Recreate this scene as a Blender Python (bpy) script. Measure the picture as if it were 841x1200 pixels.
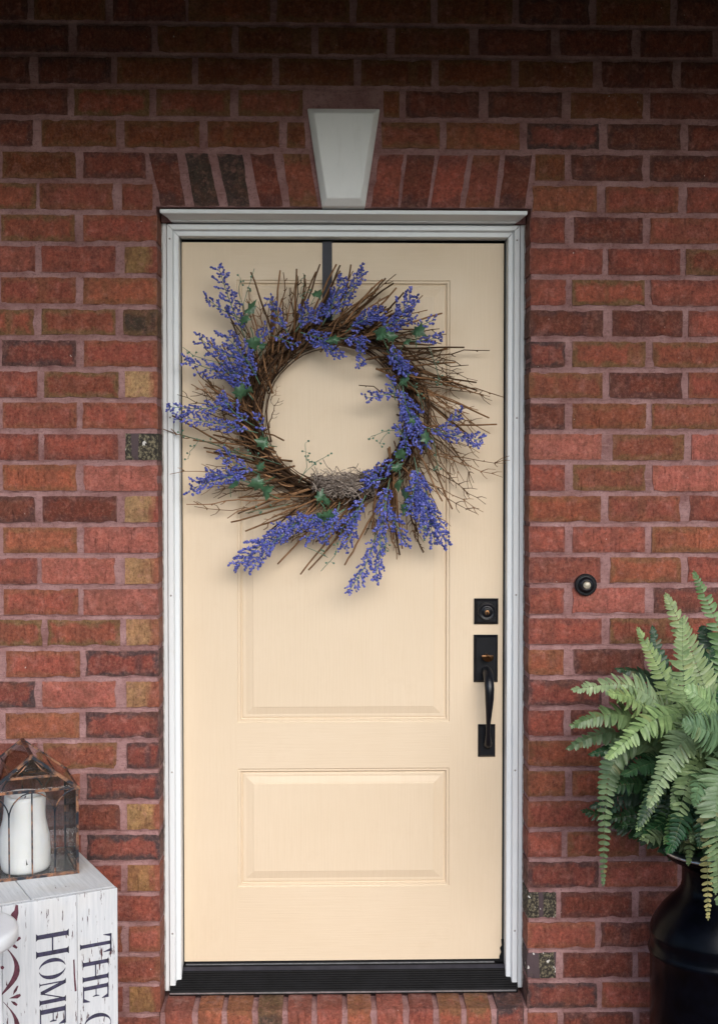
import bpy, math, random
from mathutils import Vector, Matrix, noise, Euler

for o in list(bpy.data.objects):
    bpy.data.objects.remove(o)
scene = bpy.context.scene
COL = scene.collection
R = math.radians
rnd = random.Random(7)

# ------------------------------------------------------------------ camera
CAM = Vector((-0.0413, -3.3979, 1.4504)); PITCH = 0.0274; YAW = 0.0239; FPX = 1450.0
cam = bpy.data.cameras.new('camera'); cam_o = bpy.data.objects.new('camera', cam); COL.objects.link(cam_o)
cam_o.location = CAM
cam_o.rotation_euler = (math.pi / 2 - PITCH, 0, -YAW)
cam.sensor_fit = 'VERTICAL'; cam.sensor_height = 36.0; cam.lens = FPX / 1200 * 36.0
cam.clip_start = 0.05; cam.clip_end = 2000
scene.camera = cam_o
scene.render.resolution_x = 717; scene.render.resolution_y = 1024

# ------------------------------------------------------------------ light
SUN_EL, SUN_AZ = R(29), R(14)      # azimuth: to the right of straight behind the camera
world = bpy.data.worlds.new('World'); scene.world = world; world.use_nodes = True
wt = world.node_tree; wt.nodes.clear()
sky = wt.nodes.new('ShaderNodeTexSky'); sky.sky_type = 'NISHITA'; sky.sun_disc = False
sky.sun_elevation = SUN_EL; sky.sun_rotation = math.pi - SUN_AZ
sky.air_density = 1.0; sky.dust_density = 1.2; sky.ozone_density = 1.0
bg = wt.nodes.new('ShaderNodeBackground'); bg.inputs['Strength'].default_value = 0.12
wo = wt.nodes.new('ShaderNodeOutputWorld')
wt.links.new(sky.outputs[0], bg.inputs[0]); wt.links.new(bg.outputs[0], wo.inputs[0])
sl = bpy.data.lights.new('sun', 'SUN'); sl.energy = 1.5; sl.angle = R(58); sl.color = (1.0, 0.97, 0.93)
so = bpy.data.objects.new('sun', sl); COL.objects.link(so)
sd = Vector((math.sin(SUN_AZ) * math.cos(SUN_EL), -math.cos(SUN_AZ) * math.cos(SUN_EL), math.sin(SUN_EL)))
so.rotation_euler = (-sd).to_track_quat('-Z', 'Y').to_euler(); so.location = (0, -6, 8)
scene.view_settings.view_transform = 'Standard'; scene.view_settings.look = 'None'
scene.view_settings.gamma = 1.0; scene.view_settings.exposure = 1.18

# ------------------------------------------------------------------ helpers
def at(px, py, y):
    """point at depth y that the photograph shows at pixel (px, py)"""
    m = cam_o.rotation_euler.to_matrix()
    d = m @ Vector(((px - 420.5) / FPX, -(py - 600) / FPX, -1.0))
    return CAM + d * ((y - CAM.y) / d.y)

class MB:
    """collects faces; build() links them as one mesh object"""
    def __init__(s): s.v = []; s.f = []; s.sm = []
    def add(s, vs, fs, smooth=False):
        n = len(s.v); s.v += [tuple(p) for p in vs]
        s.f += [tuple(i + n for i in f) for f in fs]; s.sm += [smooth] * len(fs); return s
    def box(s, a, b):
        x0, y0, z0 = a; x1, y1, z1 = b
        return s.add([(x0,y0,z0),(x1,y0,z0),(x1,y1,z0),(x0,y1,z0),(x0,y0,z1),(x1,y0,z1),(x1,y1,z1),(x0,y1,z1)],
              [(0,3,2,1),(4,5,6,7),(0,1,5,4),(1,2,6,5),(2,3,7,6),(3,0,4,7)])
    def cbox(s, a, b, c):
        """box whose front (-y) edges are chamfered by c"""
        x0, y0, z0 = a; x1, y1, z1 = b
        vs = [(x0,y1,z0),(x1,y1,z0),(x1,y1,z1),(x0,y1,z1), (x0,y0+c,z0),(x1,y0+c,z0),(x1,y0+c,z1),(x0,y0+c,z1),
              (x0+c,y0,z0+c),(x1-c,y0,z0+c),(x1-c,y0,z1-c),(x0+c,y0,z1-c)]
        fs = [(8,9,10,11),(3,2,1,0)]
        for i in range(4):
            j = (i + 1) % 4
            fs += [(i, j, 4 + j, 4 + i), (4 + i, 4 + j, 8 + j, 8 + i)]
        return s.add(vs, fs)
    def bar(s, p, q, w, h=None):
        """square bar from p to q"""
        h = h or w; p = Vector(p); q = Vector(q); t = (q - p).normalized()
        u = t.cross(Vector((0, 1, 0)) if abs(t.y) < .9 else Vector((1, 0, 0))).normalized(); v = t.cross(u)
        vs = [c + u * a * w / 2 + v * b * h / 2 for c in (p, q) for a, b in ((-1,-1),(1,-1),(1,1),(-1,1))]
        return s.add(vs, [(3,2,1,0),(4,5,6,7),(0,1,5,4),(1,2,6,5),(2,3,7,6),(3,0,4,7)])
    def tube(s, pts, rad, n=6, flat=1.0, cap=True):
        pts = [Vector(p) for p in pts]; N = len(pts)
        if not hasattr(rad, '__len__'): rad = [rad] * N
        vs = []; ref = None
        for i, p in enumerate(pts):
            t = (pts[min(i + 1, N - 1)] - pts[max(i - 1, 0)])
            if t.length < 1e-9: t = Vector((0, 0, 1))
            t.normalize()
            if ref is None: ref = Vector((0, 1, 0)) if abs(t.y) < .9 else Vector((1, 0, 0))
            u = (ref - t * ref.dot(t)).normalized(); ref = u; w = t.cross(u)
            for k in range(n):
                a = 2 * math.pi * k / n
                vs.append(p + (u * math.cos(a) * flat + w * math.sin(a)) * rad[i])
        fs = []
        for i in range(N - 1):
            for k in range(n):
                fs.append((i*n + k, i*n + (k+1) % n, (i+1)*n + (k+1) % n, (i+1)*n + k))
        if cap:
            fs.append(tuple(range(n))[::-1]); fs.append(tuple((N-1)*n + k for k in range(n)))
        return s.add(vs, fs, True)
    def lathe(s, prof, n=32, axis='z', c=(0,0,0), wob=None):
        """prof: (radius, height) pairs"""
        vs = []; c = Vector(c)
        for i, (r, h) in enumerate(prof):
            for k in range(n):
                a = 2 * math.pi * k / n; rr = r if wob is None else r * wob(a, h)
                if axis == 'z': p = Vector((rr*math.cos(a), rr*math.sin(a), h))
                else: p = Vector((rr*math.cos(a), -h, rr*math.sin(a)))
                vs.append(c + p)
        fs = []
        for i in range(len(prof) - 1):
            for k in range(n):
                f = (i*n + k, i*n + (k+1) % n, (i+1)*n + (k+1) % n, (i+1)*n + k)
                fs.append(f)
        fs.append(tuple(range(n))[::-1]); fs.append(tuple((len(prof)-1)*n + k for k in range(n)))
        return s.add(vs, fs, True)
    def sweep(s, profile, closed=True):
        """profile: list of rings, each a list of points; faces between rings"""
        n = len(profile[0]); vs = [p for r in profile for p in r]; fs = []
        for i in range(len(profile) - 1):
            for k in range(n if closed else n - 1):
                fs.append((i*n + k, i*n + (k+1) % n, (i+1)*n + (k+1) % n, (i+1)*n + k))
        if closed:
            fs.append(tuple(range(n))[::-1]); fs.append(tuple((len(profile)-1)*n + k for k in range(n)))
        return s.add(vs, fs)
    def mesh(s, name, mat):
        me = bpy.data.meshes.new(name); me.from_pydata(s.v, [], s.f)
        me.polygons.foreach_set('use_smooth', s.sm)
        if mat: me.materials.append(mat)
        me.validate(); me.update(); return me
    def build(s, name, mat, parent=None, loc=(0,0,0), fix=True):
        me = s.mesh(name, mat)
        if fix:
            import bmesh
            bm = bmesh.new(); bm.from_mesh(me); bmesh.ops.recalc_face_normals(bm, faces=bm.faces); bm.to_mesh(me); bm.free()
        return put(name, me, parent, loc)

def put(name, me, parent=None, loc=(0,0,0)):
    o = bpy.data.objects.new(name, me); COL.objects.link(o); o.location = loc
    if parent: o.parent = parent
    return o
def tag(o, label=None, cat=None, group=None, kind=None):
    if label: o['label'] = label
    if cat: o['category'] = cat
    if group: o['group'] = group
    if kind: o['kind'] = kind
    return o
def thing(name, label, cat, loc=(0,0,0), rz=0, group=None):
    o = bpy.data.objects.new(name, None); COL.objects.link(o)
    o.location = loc; o.rotation_euler = (0, 0, rz); o.empty_display_size = .05
    return tag(o, label, cat, group)

# ------------------------------------------------------------------ materials
class NT:
    def __init__(s, name):
        s.m = bpy.data.materials.new(name); s.m.use_nodes = True
        s.t = s.m.node_tree; s.t.nodes.clear()
        s.out = s.n('ShaderNodeOutputMaterial')
    def n(s, typ, **k):
        nd = s.t.nodes.new(typ)
        for a, b in k.items(): setattr(nd, a, b)
        return nd
    def l(s, a, b): s.t.links.new(a, b)
    def set(s, sock, v):
        if isinstance(v, bpy.types.NodeSocket): s.l(v, sock)
        elif isinstance(v, (tuple, list)) and len(v) == 3 and sock.type == 'RGBA': sock.default_value = (*v, 1)
        else: sock.default_value = v
    def math(s, op, a, b=None, clamp=False):
        nd = s.n('ShaderNodeMath', operation=op, use_clamp=clamp); s.set(nd.inputs[0], a)
        if b is not None: s.set(nd.inputs[1], b)
        return nd.outputs[0]
    def mix(s, f, a, b, mode='MIX'):
        nd = s.n('ShaderNodeMix', data_type='RGBA', blend_type=mode)
        s.set(nd.inputs[0], f); s.set(nd.inputs[6], a); s.set(nd.inputs[7], b); return nd.outputs[2]
    def noise(s, vec, scale, detail=3, rough=.55, w=None, dist=0):
        nd = s.n('ShaderNodeTexNoise', noise_dimensions='4D' if w is not None else '3D')
        if vec is not None: s.l(vec, nd.inputs['Vector'])
        nd.inputs['Scale'].default_value = scale; nd.inputs['Detail'].default_value = detail
        nd.inputs['Roughness'].default_value = rough; nd.inputs['Distortion'].default_value = dist
        if w is not None: s.set(nd.inputs['W'], w)
        return nd.outputs['Fac']
    def ramp(s, f, a, b, lo=0.0, hi=1.0):
        nd = s.n('ShaderNodeMapRange', clamp=True)
        s.set(nd.inputs[0], f)
        for i, v in ((1, a), (2, b), (3, lo), (4, hi)): nd.inputs[i].default_value = v
        return nd.outputs[0]
    def scale(s, vec, xyz):
        nd = s.n('ShaderNodeMapping'); s.l(vec, nd.inputs[0]); nd.inputs['Scale'].default_value = xyz; return nd.outputs[0]
    def bump(s, h, strength, dist, prev=None):
        nd = s.n('ShaderNodeBump'); nd.inputs['Strength'].default_value = strength; nd.inputs['Distance'].default_value = dist
        s.l(h, nd.inputs['Height'])
        if prev: s.l(prev, nd.inputs['Normal'])
        return nd.outputs[0]
    def bsdf(s, col, rough=.6, metal=0, normal=None, spec=.5, **kw):
        b = s.n('ShaderNodeBsdfPrincipled'); s.set(b.inputs['Base Color'], col); s.set(b.inputs['Roughness'], rough)
        s.set(b.inputs['Metallic'], metal); b.inputs['Specular IOR Level'].default_value = spec
        if normal: s.l(normal, b.inputs['Normal'])
        for k, v in kw.items(): s.set(b.inputs[k.replace('_', ' ')], v)
        return b.outputs[0]
    def done(s, sh): s.l(sh, s.out.inputs['Surface']); return s.m
    def obj(s): return s.n('ShaderNodeTexCoord').outputs['Object']
    def gen(s): return s.n('ShaderNodeTexCoord').outputs['Generated']
    def pos(s): return s.n('ShaderNodeNewGeometry').outputs['Position']

def brick_material(name, joined=False, mottled=False):
    t = NT(name)
    if joined:
        at_ = t.n('ShaderNodeAttribute', attribute_name='tint'); base = at_.outputs['Color']; fl = t.math('MULTIPLY', at_.outputs['Alpha'], 1.0)
        ra = t.n('ShaderNodeNewGeometry').outputs['Random Per Island']; vec = t.pos(); kind = t.math('GREATER_THAN', ra, .5)
    else:
        oi = t.n('ShaderNodeObjectInfo'); base = oi.outputs['Color']; fl = oi.outputs['Alpha']; ra = oi.outputs['Random']; vec = t.obj()
        kind = t.ramp(oi.outputs['Object Index'], 1, 2)
    w = t.math('MULTIPLY', ra, 57.3)
    blot = t.noise(vec, 22, 3, .6, w)
    fine = t.noise(vec, 135, 4, .75, w)
    med = t.noise(t.scale(vec, (1, 1, .45)), 70, 4, .6, w)
    c = t.mix(t.ramp(blot, .38, .66), base, t.mix(1.0, base, (1.28, 1.18, 1.12), 'MULTIPLY'))
    c = t.mix(t.ramp(med, .35, .62, .55, 0), c, t.mix(1.0, base, (.52, .5, .5), 'MULTIPLY'))
    # kiln flashing: dark or olive-brown bands that run in from the edges
    if not joined:
        g = t.n('ShaderNodeSeparateXYZ'); t.l(t.gen(), g.inputs[0])
        gx = t.math('MULTIPLY', t.math('SUBTRACT', .5, t.math('ABSOLUTE', t.math('SUBTRACT', g.outputs[0], .5))), 2.9)
        gz = t.math('SUBTRACT', .5, t.math('ABSOLUTE', t.math('SUBTRACT', g.outputs[2], .5)))
        e = t.math('MINIMUM', gx, gz)
        e = t.math('ADD', e, t.math('MULTIPLY', t.math('SUBTRACT', t.noise(vec, 30, 3, .6, w), .5), .75))
        band = t.ramp(e, .10, .26, 1, 0)
        # a whole end of some bricks
        k = t.noise(t.scale(vec, (1, 1, .1)), 14, 1, .5, w)
        endm = t.ramp(k, .60, .66)
        m = t.math('MULTIPLY', t.math('MAXIMUM', band, t.math('MULTIPLY', endm, .8)), fl)
        isred = t.math('GREATER_THAN', oi.outputs['Object Index'], 2.5)
        redm = t.ramp(t.math('ADD', g.outputs[0], t.math('MULTIPLY', t.math('SUBTRACT', t.noise(t.scale(vec, (1, 1, .4)), 40, 3, .6, w), .5), .9)), .62, .86)
        m = t.mix(isred, m, t.math('MULTIPLY', redm, fl))
    else:
        m = t.math('MULTIPLY', t.ramp(blot, .45, .6), fl)
    flash = t.mix(kind, (.060, .040, .042), (.155, .090, .042))
    if not joined: flash = t.mix(isred, flash, (.225, .060, .044))
    c = t.mix(m, c, flash)
    # sandy speckle, pits and a few lime specks
    c = t.mix(t.ramp(fine, .53, .70, 0, .30), c, (.42, .235, .17))
    c = t.mix(t.ramp(fine, .32, .46, .75, 0), c, (.06, .028, .022))
    scr = t.noise(t.scale(vec, (2.6, 1, .35)), 60, 3, .7, t.math('ADD', w, 21.0))
    c = t.mix(t.ramp(scr, .60, .74, 0, .5), c, t.mix(1.0, base, (.42, .36, .36), 'MULTIPLY'))
    dull = t.noise(vec, 16, 4, .65, t.math('ADD', w, 13.0))
    c = t.mix(t.ramp(dull, .48, .66, 0, .5), c, (.125, .052, .034))
    haze = t.noise(vec, 34, 4, .7, t.math('ADD', w, 5.0))
    c = t.mix(t.ramp(haze, .52, .72, 0, .36), c, (.45, .21, .18))
    lime = t.ramp(t.noise(vec, 75, 2, .5, t.math('ADD', w, 9.0)), .75, .77, 0, .7)
    c = t.mix(lime, c, (.62, .55, .52))
    grain = t.noise(vec, 100, 6, .85, t.math('ADD', w, 33.0))
    c = t.mix(1.0, c, t.mix(t.ramp(grain, .34, .66), (.58, .54, .52), (1.38, 1.36, 1.34)), 'MULTIPLY')
    if not joined:
        e2 = t.math('ADD', t.math('MINIMUM', gx, gz), t.math('MULTIPLY', t.math('SUBTRACT', t.noise(vec, 42, 4, .7, t.math('ADD', w, 3.0)), .5), .34))
        c = t.mix(t.ramp(e2, -.045, .035, .75, 0), c, (.265, .145, .122))
    if mottled:
        mm = t.noise(vec, 130, 5, .75, w); vv = t.noise(t.scale(vec, (1, 1, .15)), 26, 1, .5, w)
        c = t.mix(t.ramp(mm, .48, .60), (.032, .028, .024), (.215, .185, .12))
        c = t.mix(t.ramp(vv, .5, .54), c, (.085, .06, .065))
        c = t.mix(t.ramp(t.noise(vec, 60, 2, .5, t.math('ADD', w, 4.0)), .66, .70), c, (.62, .60, .56))
    h = t.math('SUBTRACT', t.math('ADD', t.math('MULTIPLY', fine, .6), med), t.math('MULTIPLY', t.ramp(scr, .6, .74), .6))
    n = t.bump(h, 1.0, .004)
    return t.done(t.bsdf(c, .92, 0, n, .25))

def simple(name, col, rough, metal=0, var=.25, scale=40, bump=.0, bscale=120, spec=.5, stretch=(1,1,1), **kw):
    t = NT(name); v = t.scale(t.obj(), stretch)
    nz = t.noise(v, scale, 4, .6)
    c = t.mix(t.ramp(nz, .3, .7), tuple(x * (1 - var) for x in col), tuple(min(1, x * (1 + var)) for x in col))
    n = t.bump(t.noise(v, bscale, 3, .6), bump, .002) if bump else None
    return t.done(t.bsdf(c, rough, metal, n, spec, **kw))

def tinted(name, rough=.75, bump=.6, var=.35, scale=60, spec=.3, stretch=(1,1,1)):
    """takes the object's own colour"""
    t = NT(name); oi = t.n('ShaderNodeObjectInfo'); v = t.scale(t.obj(), stretch)
    nz = t.noise(v, scale, 4, .65, t.math('MULTIPLY', oi.outputs['Random'], 31.0))
    c = t.mix(t.ramp(nz, .3, .7), t.mix(1, oi.outputs['Color'], (1-var,)*3, 'MULTIPLY'), t.mix(1, oi.outputs['Color'], (1+var,)*3, 'MULTIPLY'))
    return t.done(t.bsdf(c, rough, 0, t.bump(nz, bump, .002), spec))

M = {}
M['brick'] = brick_material('brick'); M['brick_joined'] = brick_material('brick_joined', True); M['brick_mottled'] = brick_material('brick_mottled', False, True)

t = NT('mortar'); p = t.pos()
a = t.noise(p, 14, 4, .6); b = t.noise(p, 120, 6, .85); c3 = t.noise(t.scale(p, (.25, 1, 2.2)), 90, 3, .6)
c = t.mix(t.ramp(a, .3, .7), (.225, .110, .103), (.41, .243, .236))
c = t.mix(t.ramp(b, .35, .5, .6, 0), c, (.095, .04, .04)); c = t.mix(t.ramp(c3, .58, .74, 0, .5), c, (.43, .27, .245))
M['mortar'] = t.done(t.bsdf(c, .95, 0, t.bump(t.math('ADD', b, c3), .9, .0035), .2))

t = NT('white_trim'); p = t.pos()
g = t.noise(t.scale(p, (1, 1, .06)), 120, 3, .6); d = t.noise(p, 9, 5, .65)
c = t.mix(t.ramp(g, .35, .7), (.715, .75, .77), (.73, .765, .785))
c = t.mix(t.ramp(d, .62, .80, 0, .3), c, (.58, .55, .50))
c = t.mix(t.ramp(t.noise(t.scale(p, (3, 1, .5)), 46, 4, .7), .71, .77, 0, .3), c, (.40, .38, .36))
M['trim'] = t.done(t.bsdf(c, .45, 0, t.bump(g, .04, .001), .4))

t = NT('stone_white'); p = t.pos(); b = t.noise(p, 120, 4, .7); d = t.noise(p, 12, 4, .6)
c = t.mix(t.ramp(d, .35, .7), (.79, .805, .80), (.82, .83, .825)); c = t.mix(t.ramp(t.noise(p, 60, 4, .7), .66, .75, 0, .35), c, (.45, .43, .38))
stk = t.noise(t.scale(p, (1, 1, .12)), 55, 4, .7)
c = t.mix(t.ramp(stk, .54, .72, 0, .18), c, (.56, .55, .51))
M['keystone'] = t.done(t.bsdf(c, .8, 0, t.bump(b, .35, .002), .3))

def door_paint(name, stretch):
    t = NT(name); v = t.obj()
    g = t.noise(t.scale(v, stretch), 60, 5, .65, dist=.3); d = t.noise(v, 3.5, 3, .5)
    c = t.mix(t.ramp(d, .3, .7), (.685, .555, .40), (.71, .58, .425))
    c = t.mix(t.ramp(g, .3, .6, .16, 0), c, (.60, .455, .29))
    sm = t.noise(v, 7, 5, .7)
    c = t.mix(t.ramp(sm, .55, .75, 0, .22), c, (.57, .435, .285))
    return t.done(t.bsdf(c, t.ramp(sm, .3, .7, .38, .58), 0, t.bump(g, .38, .0016), .4))
M['door'] = door_paint('door_paint_vertical', (3.4, 1, .12)); M['door_h'] = door_paint('door_paint_horizontal', (.12, 1, 3.4))

M['caulk'] = simple('old_caulk', (.36, .33, .31), .8, 0, .5, 40)
M['nail'] = simple('filled_nail', (.34, .33, .32), .7, 0, .3, 40)
M['black_metal'] = simple('oil_rubbed_bronze', (.0055, .006, .009), .30, .0, .3, 60, .12, 200, .35)
M['bronze'] = simple('worn_bronze', (.15, .075, .032), .35, .8, .3, 90)
M['dark_rubber'] = simple('dark_rubber', (.006, .006, .007), .7, spec=.2)
M['threshold'] = simple('threshold_black', (.0045, .0045, .0055), .55, 0, .4, 30, .3, 150, .12)
M['threshold_cap'] = simple('threshold_cap', (.03, .03, .04), .45, .0, .3, 30, spec=.3)
M['alu'] = simple('aluminium_edge', (.55, .57, .60), .35, .9, .2, 60)
M['strap'] = simple('hanger_metal', (.006, .009, .022), .45, 0, spec=.3)
M['twig'] = tinted('twig_bark', .85, .9, .45, 70, .2, (.35, 1, 1))
M['leaf_ivy'] = simple('ivy_leaf', (.050, .118, .058), .40, 0, .6, 60, .2, 180)
M['tendril'] = simple('tendril', (.10, .20, .13), .6, 0, .3)
t = NT('blue_buds'); p = t.pos(); n1 = t.noise(p, 130, 2, .6); n2 = t.noise(p, 420, 2, .6)
ri = t.n('ShaderNodeNewGeometry').outputs['Random Per Island']
c = t.mix(t.ramp(ri, 0, 1), (.026, .037, .20), (.165, .19, .66)); c = t.mix(t.ramp(ri, .86, 1, 0, .6), c, (.36, .32, .70)); c = t.mix(t.ramp(n1, .30, .48, .6, 0), c, (.018, .022, .11)); c = t.mix(t.ramp(n2, .55, .72, 0, .45), c, (.46, .46, .80))
M['bud'] = t.done(t.bsdf(c, .6, 0, None, .35))
M['straw'] = tinted('straw', .9, .3, .4, 60, .2)
t = NT('straw_mixed'); p = t.pos(); ri = t.n('ShaderNodeNewGeometry').outputs['Random Per Island']
c = t.mix(t.ramp(ri, 0, 1), (.07, .05, .04), (.56, .47, .40)); c = t.mix(t.ramp(t.noise(p, 200, 2), .35, .55, .6, 0), c, (.07, .045, .035))
M['straw'] = t.done(t.bsdf(c, .9, 0, None, .2))
t = NT('vine_ring'); ri = t.n('ShaderNodeNewGeometry').outputs['Random Per Island']; p = t.pos()
c = t.mix(t.ramp(ri, 0, 1), (.014, .007, .004), (.12, .062, .031)); nz = t.noise(p, 150, 4, .6)
c = t.mix(t.ramp(nz, .35, .6, .6, 0), c, (.025, .014, .01))
M['vine'] = t.done(t.bsdf(c, .85, 0, t.bump(nz, .8, .002), .2))

t = NT('crate_paint'); v = t.obj(); oi = t.n('ShaderNodeObjectInfo'); w = t.math('MULTIPLY', oi.outputs['Random'], 19.0)
g = t.noise(t.scale(v, (6, 6, .35)), 30, 5, .65, w); sp = t.noise(t.scale(v, (2.2, 2.2, .28)), 60, 4, .7, w); d = t.noise(v, 8, 3, .5, w)
c = t.mix(t.ramp(g, .3, .65), (.46, .485, .51), (.58, .595, .61)); c = t.mix(t.ramp(d, .55, .75, 0, .35), c, (.55, .52, .47))
chip = t.math('MULTIPLY', t.ramp(sp, .60, .625), t.ramp(d, .44, .50))
c = t.mix(chip, c, (.07, .03, .035))
M['crate'] = t.done(t.bsdf(c, .7, 0, t.bump(t.math('SUBTRACT', g, chip), .5, .002), .3))
t = NT('crate_end_paint'); v = t.obj(); oi = t.n('ShaderNodeObjectInfo'); w = t.math('MULTIPLY', oi.outputs['Random'], 19.0)
g = t.noise(t.scale(v, (6, .35, 6)), 30, 5, .65, w); sp = t.noise(t.scale(v, (2.2, .6, 2.2)), 50, 4, .7, w); d = t.noise(v, 9, 4, .6, w)
c = t.mix(t.ramp(g, .3, .65), (.42, .44, .455), (.56, .575, .59)); c = t.mix(t.ramp(d, .5, .72, 0, .5), c, (.46, .42, .37))
c = t.mix(t.ramp(sp, .68, .70), c, (.10, .06, .055))
M['crate_end'] = t.done(t.bsdf(c, .7, 0, t.bump(g, .5, .002), .3))
M['ink'] = simple('stencil_ink', (.035, .032, .065), .8, 0, .5, 90)
M['ink_plum'] = simple('stencil_ink_plum', (.09, .025, .04), .8, 0, .5, 90)
t = NT('copper_patina'); p = t.obj(); a = t.noise(p, 26, 4, .65); b = t.noise(p, 90, 3, .6)
c = t.mix(t.ramp(a, .45, .60), (.035, .042, .055), (.40, .20, .115)); c = t.mix(t.ramp(b, .55, .68, 0, .7), c, (.03, .03, .035))
M['copper'] = t.done(t.bsdf(c, .45, .75, t.bump(b, .4, .001), .5))
def glass(name, tint, refl):
    t = NT(name); tr = t.n('ShaderNodeBsdfTransparent'); tr.inputs[0].default_value = (*tint, 1)
    gl = t.n('ShaderNodeBsdfGlossy'); gl.inputs['Roughness'].default_value = .04; gl.inputs[0].default_value = (1,1,1,1)
    lw = t.n('ShaderNodeFresnel'); lw.inputs[0].default_value = 1.5
    mx = t.n('ShaderNodeMixShader'); t.l(t.math('MULTIPLY', lw.outputs[0], refl, True), mx.inputs[0]); t.l(tr.outputs[0], mx.inputs[1]); t.l(gl.outputs[0], mx.inputs[2])
    return t.done(mx.outputs[0])
M['glass'] = glass('lantern_glass', (.975, .98, .98), 1.0); M['glass_roof'] = glass('lantern_roof_glass', (.93, .93, .92), 1.3)
M['wax'] = simple('candle_wax', (.74, .755, .76), .45, 0, .04, 20, .1, 60, Subsurface_Weight=.25, Subsurface_Radius=(.02,.015,.01))
M['white_paint'] = simple('white_paint', (.66, .68, .70), .35, 0, .03, 20)
M['can'] = simple('black_enamel', (.0010, .0013, .0028), .27, .0, .5, 25, .2, 14, .09)
M['can_rim'] = simple('worn_rim', (.42, .45, .48), .3, .8, .4, 60)
M['soil'] = simple('potting_soil', (.02, .015, .01), .95, 0, .5, 90, 1, 80)
t = NT('fern_leaf'); oi = t.n('ShaderNodeObjectInfo'); p = t.pos(); nz = t.noise(p, 45, 3, .6)
c = t.mix(t.ramp(nz, .3, .7), t.mix(1, oi.outputs['Color'], (.7, .75, .7), 'MULTIPLY'), t.mix(1, oi.outputs['Color'], (1.25, 1.2, 1.2), 'MULTIPLY'))
ri = t.n('ShaderNodeNewGeometry').outputs['Random Per Island']
c = t.mix(1, c, t.mix(t.ramp(ri, 0, 1), (.72, .76, .72), (1.25, 1.2, 1.15)), 'MULTIPLY'); c = t.mix(t.ramp(ri, .965, .985, 0, .7), c, (.22, .13, .05))
bs = t.bsdf(c, .42, 0, None, .5); tl = t.n('ShaderNodeBsdfTranslucent'); t.l(c, tl.inputs[0])
mx = t.n('ShaderNodeMixShader'); mx.inputs[0].default_value = .25; t.l(bs, mx.inputs[1]); t.l(tl.outputs[0], mx.inputs[2])
M['fern'] = t.done(mx.outputs[0])
M['fern_stem'] = simple('fern_stem', (.10, .14, .06), .6, 0, .4)
M['pearl'] = simple('pearl_button', (.40, .36, .28), .25, .1, .25, 120, .3, 200)
M['ceiling'] = simple('stained_ceiling_board', (.075, .045, .025), .6, 0, .3, 12)
M['concrete'] = simple('concrete', (.28, .26, .245), .85, 0, .15, 9, .3, 80)
M['paving'] = simple('brick_paving', (.17, .085, .06), .9, 0, .3, 9, .3, 80)
M['lawn'] = simple('lawn', (.045, .060, .022), .95, 0, .4, 2)
M['sky_block_leaf'] = simple('sky_block_leaf', (.035, .055, .022), .9, 0, .4, .6)
M['beam'] = simple('painted_beam', (.55, .54, .52), .6, 0, .08)

# ------------------------------------------------------------------ setting out of frame: ground, porch
FLOOR = -0.19; CEIL = 2.79; PORCH = -1.8
tag(MB().add([(-300,-300,-.42),(300,-300,-.42),(300,300,-.42),(-300,300,-.42)], [(0,1,2,3)]).build('ground', M['lawn'], fix=False), kind='structure')
tag(MB().box((-3.2, -1.9, -.415), (3.2, .003, FLOOR)).build('porch_floor', M['paving']), kind='structure')
tag(MB().box((-1.1, -9, -.416), (1.1, -1.9, -.40)).build('path', M['concrete']), kind='structure')
tag(MB().box((-3.4, PORCH-.25, CEIL), (3.4, .30, CEIL+.12)).build('porch_ceiling', M['ceiling']), kind='structure')
tag(MB().box((-3.4, PORCH-.27, CEIL-.02), (3.4, PORCH-.252, CEIL+.14)).build('porch_fascia', M['beam']), kind='structure')

# unseen tree row added behind the viewer to block low sky light
tr = random.Random(40); tm = MB()
for i in range(2200):
    a = R(tr.uniform(-80, 80)); d = 23 + tr.uniform(0, 4); x = d * math.sin(a); y = -d * math.cos(a)
    top = 4.6 + 1.2 * noise.noise(Vector((x * .22, 3, y * .22))); z = -.4 + (top + .4) * tr.random() ** .8
    c = Vector((x, y, z)); s_ = tr.uniform(.5, 1.1)
    u = Vector((tr.uniform(-1, 1), tr.uniform(-1, 1), tr.uniform(-1, 1))).normalized(); v = u.cross(Vector((.3, .5, .8))).normalized()
    tm.add([c - u*s_ - v*s_*.5, c + u*s_ - v*s_*.5, c + u*s_*.7 + v*s_*.6, c - u*s_*.7 + v*s_*.6], [(0,1,2,3)])
tag(tm.build('sky_block_trees', M['sky_block_leaf'], fix=False), 'unseen dark tree row added to block low sky light', 'trees', kind='stuff')

# ------------------------------------------------------------------ brick wall
ZT = lambda k: 2.7594 - .08492 * k
BH = .0697; JO = .508; WX = 2.1
wall = thing('brick_wall', 'red brick house wall with mauve mortar around the doorway', 'brick wall', (0, 0, FLOOR))
def wl(p): return (p[0], p[1], p[2] - FLOOR)

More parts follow.
